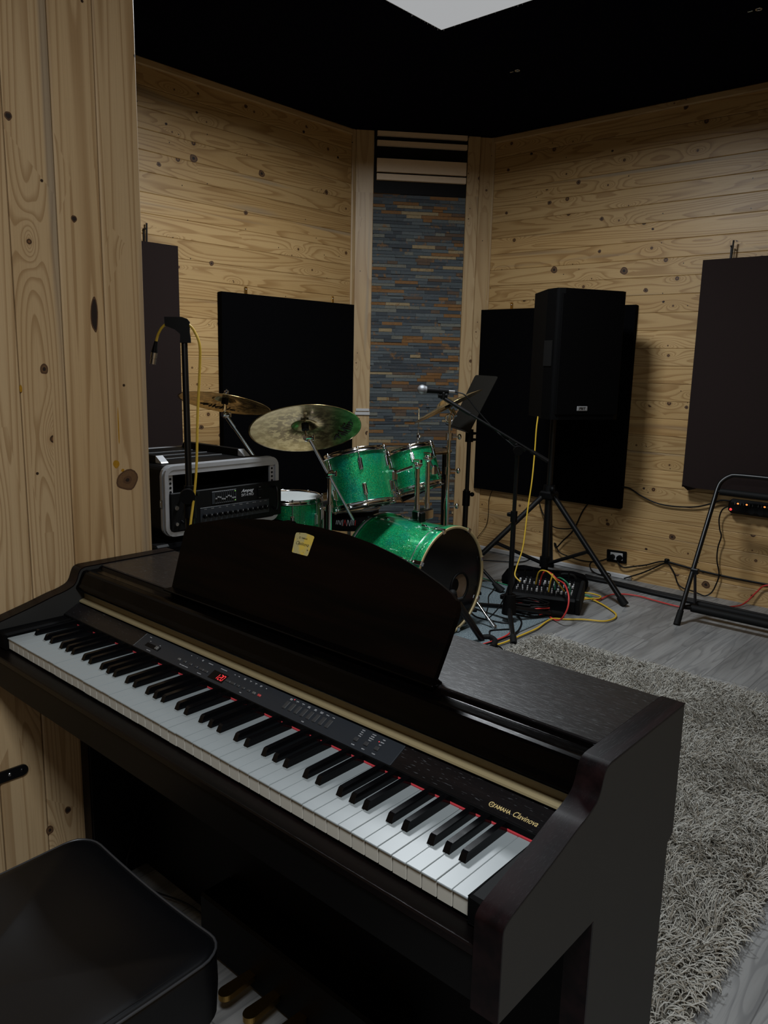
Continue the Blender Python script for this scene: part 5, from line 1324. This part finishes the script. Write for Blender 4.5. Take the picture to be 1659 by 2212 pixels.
# ================================================================== CABLES ON FLOOR AND WALL
cable('long yellow cable curving over the laminate in front of the mixer', [(-.36,3.20,.03),(-.384,3.40,.01),(-.336,3.43,.01),(-.253,3.393,.01),(-.158,3.325,.01),(-.097,3.267,.01),(-.070,3.200,.01),(-.076,3.128,.01),(-.103,3.092,.01),(-.175,3.055,.01),(-.257,2.995,.006),(-.301,2.946,.01),(-.301,2.872,.01),(-.281,2.751,.01),(-.280,2.659,.01),(-.282,2.566,.01),(-.281,2.487,.01),(-.294,2.383,.01),(-.33,2.25,.01),(-.36,2.05,.01)], .0048, 'cable_yellow')
cable('yellow cable hanging from the loudspeaker down to the mixer', [(-.692,3.330,1.052),(-.690,3.316,.98),(-.687,3.307,.838),(-.672,3.269,.679),(-.666,3.231,.521),(-.647,3.171,.313),(-.645,3.110,.201),(-.628,3.07,.160),(-.585,3.06,.135)], .0042, 'cable_yellow', zmin=False)
cable('short yellow lead folded on the floor right of the mixer', [(-.40,3.27,.06),(-.43,3.40,.03),(-.40,3.49,.02),(-.36,3.505,.02),(-.311,3.497,.02),(-.293,3.481,.02),(-.288,3.442,.02),(-.314,3.415,.02),(-.341,3.354,.02),(-.352,3.26,.02)], .0045, 'cable_yellow')
cable('green lead on the floor beside the folded yellow lead', [(-.41,3.25,.05),(-.45,3.42,.02),(-.40,3.475,.012),(-.345,3.467,.01),(-.315,3.44,.01)], .0040, 'cable_green')
cable('yellow patch lead arching over the mixer knobs', [(-.525,3.13,.12),(-.504,3.11,.185),(-.480,3.10,.213),(-.439,3.087,.220),(-.401,3.07,.212),(-.365,3.06,.192),(-.34,3.12,.12)], .0042, 'cable_yellow', zmin=False)
cable('red lead arching from the mixer top down to the floor', [(-.50,3.13,.12),(-.479,3.113,.186),(-.454,3.112,.212),(-.411,3.099,.207),(-.368,3.081,.190),(-.30,3.03,.192),(-.255,2.985,.180),(-.215,2.94,.150),(-.202,2.91,.10),(-.222,2.90,.045),(-.27,2.93,.012),(-.33,2.96,.010)], .0045, 'cable_red', zmin=False)
cable('green patch lead looping off the right end of the mixer', [(-.392,3.11,.12),(-.386,3.10,.169),(-.352,3.071,.203),(-.306,3.039,.208),(-.278,3.044,.186),(-.268,3.05,.15),(-.285,3.07,.11)], .0038, 'cable_green', zmin=False)
cable('short upright yellow plug lead in the mixer', [(-.402,3.06,.115),(-.390,3.05,.171),(-.383,3.055,.21),(-.39,3.07,.216)], .0042, 'cable_yellow', zmin=False)
cable('red cable crossing the floor along the back wall', [(-.30,3.42,.01),(-.288,3.473,.01),(-.285,3.60,.01),(-.235,3.668,.01),(-.151,3.694,.01),(-.042,3.675,.01),(.086,3.660,.01),(.155,3.69,.01),(.235,3.765,.01),(.28,3.835,.01),(.321,3.89,.01),(.347,3.95,.012),(.365,4.0,.03),(.405,4.018,.09),(.446,4.018,.135),(.55,4.02,.15)], .0046, 'cable_red')
for k, (dy, lab) in enumerate(((0,'thick black cable on the floor along the back wall, nearest the room'),(.022,'thick black cable on the floor along the back wall, middle of three'),(.045,'thick black cable on the floor along the back wall, nearest the wall'))):
    cable(lab, [(-.66+.03*k,3.84+dy,.012),(-.529,3.829+dy,.012),(-.406,3.836+dy*.8,.012),(-.277,3.82+dy,.012),(-.154,3.806+dy,.012),(-.035,3.80+dy*1.1,.012),(.073,3.80+dy,.012),(.184,3.792+dy*1.2,.012),(.334,3.795+dy,.012),(.537,3.79+dy,.012),(.9,3.80+dy,.012)], .0105, 'cable_black', 'thick black cables along the back wall')
cable('black cable sagging from the black panel across the wall to the power strip', [(-.60,4.0,.66),(-.472,4.012,.604),(-.409,4.02,.593),(-.334,4.022,.556),(-.236,4.024,.523),(-.132,4.024,.516),(.001,4.022,.530),(.095,4.018,.562),(.156,4.01,.592),(.215,4.01,.595)], .0046, 'cable_black')
cable('black cable dropping in waves from the power strip to the floor', [(.225,4.0,.572),(.176,4.0,.545),(.158,4.005,.488),(.167,4.005,.423),(.180,4.005,.381),(.167,4.008,.313),(.168,4.01,.235),(.187,4.015,.149),(.174,4.012,.079),(.158,4.0,.035),(.130,3.985,.012),(.095,3.99,.014),(.056,4.0,.020),(-.017,4.012,.025),(-.054,4.02,.047),(-.083,4.022,.107),(-.125,4.026,.160)], .0042, 'cable_black')
cable('straight black cable from the wall clip to the right', [(-.134,4.028,.167),(.037,4.03,.150),(.200,4.03,.142),(.305,4.03,.140),(.464,4.03,.141),(.9,4.03,.15)], .0058, 'cable_black')
cable('black cord drooping from the wall socket to the clip', [(-.455,4.02,.128),(-.440,4.012,.100),(-.403,4.015,.080),(-.331,4.022,.100),(-.260,4.026,.122),(-.191,4.028,.153),(-.140,4.028,.167)], .0045, 'cable_black')
cable('black cord from the clip slanting down to the white strip', [(-.140,4.028,.160),(-.200,4.026,.119),(-.279,4.022,.068),(-.345,4.012,.034),(-.39,4.0,.012)], .0045, 'cable_black')
cable('black cord running left from the wall socket behind the tripod', [(-.498,4.02,.130),(-.560,4.018,.096),(-.637,4.016,.074),(-.717,4.014,.071),(-.800,4.014,.081),(-.871,4.014,.100),(-.903,4.012,.156)], .0042, 'cable_black')
cable('black cord looping down below the socket to the floor', [(-.625,4.012,.079),(-.638,4.01,.052),(-.620,4.005,.022),(-.579,3.99,.010),(-.514,3.975,.008),(-.47,3.97,.02),(-.49,3.98,.03),(-.54,3.985,.014)], .0042, 'cable_black')
cable('thin black wire on the wall left of the speaker stand', [(-1.434,4.028,.475),(-1.470,4.028,.384),(-1.472,4.03,.261),(-1.491,4.03,.176),(-1.56,4.028,.081)], .0022, 'cable_black')
cable('black cord dropping from the lower edge of the black panel behind the tripod', [(-.67,4.0,.47),(-.713,4.0,.403),(-.770,4.005,.271),(-.846,4.012,.183),(-.895,4.012,.126),(-.91,4.01,.158)], .0050, 'cable_black')
cable('short black cord bridging between two legs of the tripod', [(-1.046,4.0,.44),(-1.013,4.0,.36),(-.95,3.99,.29),(-.894,3.98,.270),(-.825,3.98,.272),(-.764,3.985,.284)], .0042, 'cable_black')
cable('black cable on the floor behind the drum running to the wall', [(-1.40,3.62,.01),(-1.298,3.733,.01),(-1.203,3.796,.01),(-1.109,3.859,.01),(-1.08,3.94,.01),(-1.06,3.99,.03)], .0045, 'cable_black')
cable('thin green cable on the carpet edge behind the stands', [(-1.15,3.36,.012),(-1.058,3.352,.01),(-.967,3.335,.01),(-.80,3.31,.012),(-.66,3.24,.012)], .0036, 'cable_green')
cable('black cable curving from the microphone stand base towards the piano', [(-.465,2.835,.02),(-.417,2.803,.015),(-.373,2.744,.013),(-.328,2.640,.012),(-.316,2.558,.01),(-.319,2.463,.01),(-.331,2.384,.01),(-.36,2.2,.01)], .0045, 'cable_black')
cable('red cable under the microphone stand leading towards the piano', [(-.47,2.80,.012),(-.422,2.724,.012),(-.385,2.671,.01),(-.345,2.593,.01),(-.330,2.516,.01),(-.335,2.418,.01),(-.350,2.334,.01),(-.39,2.2,.01)], .0046, 'cable_red')
cable('black cable lying across the carpet from drum spur to microphone stand', [(-.66,2.70,.013),(-.60,2.669,.012),(-.516,2.676,.012),(-.454,2.688,.012),(-.416,2.714,.012)], .0042, 'cable_black')
cable('black cable trailing off the drum spur to the rug corner', [(-.367,2.638,.011),(-.40,2.59,.012),(-.428,2.54,.012),(-.40,2.49,.012),(-.375,2.452,.012),(-.329,2.409,.01),(-.270,2.38,.01),(-.225,2.36,.01)], .0042, 'cable_black')

# wall socket, clip, power strip
so = thing('wall_socket', 'black double wall socket with plugs low on the back wall', 'socket', (-.466,YB-.005,.138))
SM = Matrix((Vector((1,0,.045)).normalized(), Vector((-.045,0,1)).normalized(), Vector((0,-1,0)))).transposed().to_4x4(); SM.translation = Vector((-.466,YB-.002,.138))
mb = MB(); mb.rbox((-.068,-.040,0), (.068,.040,.012), .004, SM); mb.build('face_plate', M['plastic_black'], so)
mb = MB(); mb.rbox((-.040,-.022,.011), (.044,.026,.014), .001, SM); mb.build('insert', M['white_plastic'], so)
for x in (-.024,.026):
    mb = MB(); mb.cyl(SM @ Vector((x,-.004,.012)), SM @ Vector((x,-.004,.036)), .0185, .016, n=18); mb.build('plug', M['plastic_black'], so)
cl = thing('cable_clip', 'small black cable clip on the back wall right of the socket', 'clip', (-.136,YB-.002,.166))
mb = MB(); mb.rbox((-.150,YB-.020,.152), (-.122,YB-.001,.184), .004); mb.build('clip_body', M['plastic_black'], cl)
mb = MB(); mb.cyl((-.136,YB-.0205,.178), (-.136,YB-.018,.178), .003, n=8); mb.build('nail', M['steel'], cl)
ps_ = thing('power_strip', 'black power strip with glowing orange switches on the wall under the brown panel', 'power strip', (.45,4.0,.565))
mb = MB(); mb.rbox((.205,3.975,.528), (.80,4.022,.612), .018); sb = mb.build('housing', M['plastic_black'], ps_)
for i in range(6):
    x = .262+i*.048; on = i != 2
    mb = MB(); mb.rbox((x-.016,3.972,.583), (x+.016,3.976,.599), .001); sw = mb.build('switch', M['black_paint'], ps_)
    for sx in (-.0155,.0150):
        mb = MB(); mb.box((x+sx-.0008,3.9712,.584), (x+sx+.0008,3.9719,.598)); mb.build('switch_edge', M['grey_ink'], sw)
    if on: mb = MB(); mb.sphere((x+.001,3.972,.591), .0062, 10, (1,.3,.8)); mb.build('glow_lamp', M['led_orange'], sw)
    mb = MB(); mb.cyl((x+.03,3.9735,.556), (x+.03,3.976,.556), .017, n=18); mb.build('outlet', M['black_paint'], ps_)
mb = MB(); mb.sphere((.226,3.974,.553), .0075, 12, (1,.35,1)); mb.build('pilot_lamp', M['led_red'], ps_)

# ================================================================== A-FRAME INSTRUMENT RACK AT THE RIGHT
ra = thing('instrument_rack', 'black tubular folding instrument rack leaning near the wall at right', 'rack', (.50,3.56,0))
lean = Vector((0,.41,.67)).normalized()
def lp_(x, s): return Vector((x,3.362,.012)) + lean*s
xa, xb = .206, .93
pts = [lp_(xa,0), lp_(xa,.35), lp_(xa,.70), lp_(xa,.80), lp_(xa+.012,.845), lp_(xa+.045,.878), lp_(xa+.09,.888), lp_(.5,.890), lp_(xb-.09,.888), lp_(xb-.045,.878), lp_(xb-.012,.845), lp_(xb,.80), lp_(xb,.70), lp_(xb,.35), lp_(xb,0)]
mb = MB(); mb.tube(pts, .0125, 12, 5); mb.build('front_frame', M['metal_black'], ra)
for x in (xa, xb):
    mb = MB(); mb.cyl(lp_(x,-.012), lp_(x,.07), .018, .0155, n=14); mb.build('rubber_foot', M['rubber'], ra)
    h = lp_(x+.012,.30); mb = MB(); mb.cyl(h, (x-.06,3.78,.01), .008, n=10); mb.rbox((h.x-.02,h.y-.015,h.z-.015), (h.x+.02,h.y+.015,h.z+.015), .004); mb.build('rear_leg', M['metal_black'], ra)
mb = MB(); mb.cyl(lp_(xa+.02,.780), lp_(xb-.02,.780), .0185, n=16); mb.cyl(lp_(xa,.780), lp_(xb,.780), .007, n=10); mb.build('neck_rest', M['rubber'], ra)
for dz, yy in ((.0,3.47),(.004,3.55)):
    mb = MB(); mb.cyl((xa+.03,yy,.075+dz), (xb-.03,yy,.075+dz), .020, n=16); mb.cyl((xa,3.42,.085), (xa+.04,yy,.075+dz), .010, n=10); mb.cyl((xb,3.42,.085), (xb-.04,yy,.075+dz), .010, n=10); mb.build('body_rest', M['rubber'], ra)

# ================================================================== LIGHT, CAMERA, VIEW
def area(name, loc, size, power, col=(.90,.955,1.0), rot=(0,0,0), sy=None):
    l = bpy.data.lights.new(name, 'AREA'); l.energy = power; l.color = col; l.shape = 'RECTANGLE'; l.size = size; l.size_y = sy or size
    o = bpy.data.objects.new(name, l); COL.objects.link(o); o.location = loc; o.rotation_euler = rot; return o
area('ceiling_panel_light', (-.475,2.05,2.83), .42, 56).data.spread = 2.97
area('ceiling_panel_light_front', (1.9,-.9,2.83), .6, 56).data.spread = 2.95

w = bpy.data.worlds.new('World'); SC.world = w; w.use_nodes = True
w.node_tree.nodes['Background'].inputs[0].default_value = (.02,.02,.025,1); w.node_tree.nodes['Background'].inputs[1].default_value = .2

cam = bpy.data.cameras.new('Camera'); co_ = bpy.data.objects.new('Camera', cam); COL.objects.link(co_)
CP = Vector((1.67159, -.67042, 1.32940)); yaw, pit, rol, F_ = -.7243, .1866, -.0223, 1689.8
fwd = Vector((math.sin(yaw)*math.cos(pit), math.cos(yaw)*math.cos(pit), -math.sin(pit)))
rt = Vector((math.cos(yaw), -math.sin(yaw), 0)); dn = fwd.cross(rt)
x = rt*math.cos(rol) + dn*math.sin(rol); yd = -rt*math.sin(rol) + dn*math.cos(rol)
Rm = Matrix((x, -yd, -fwd)).transposed().to_4x4(); Rm.translation = CP
co_.matrix_world = Rm
cam.sensor_fit = 'HORIZONTAL'; cam.sensor_width = 36; cam.lens = 36*F_/1659; cam.clip_start = .02; cam.clip_end = 50
SC.camera = co_
SC.view_settings.view_transform = 'Standard'; SC.view_settings.look = 'None'; SC.view_settings.gamma = 1.0; SC.view_settings.use_curve_mapping = False
SC.view_settings.exposure = 0.0
for o in SC.objects:
    if '_o' in o: del o['_o']
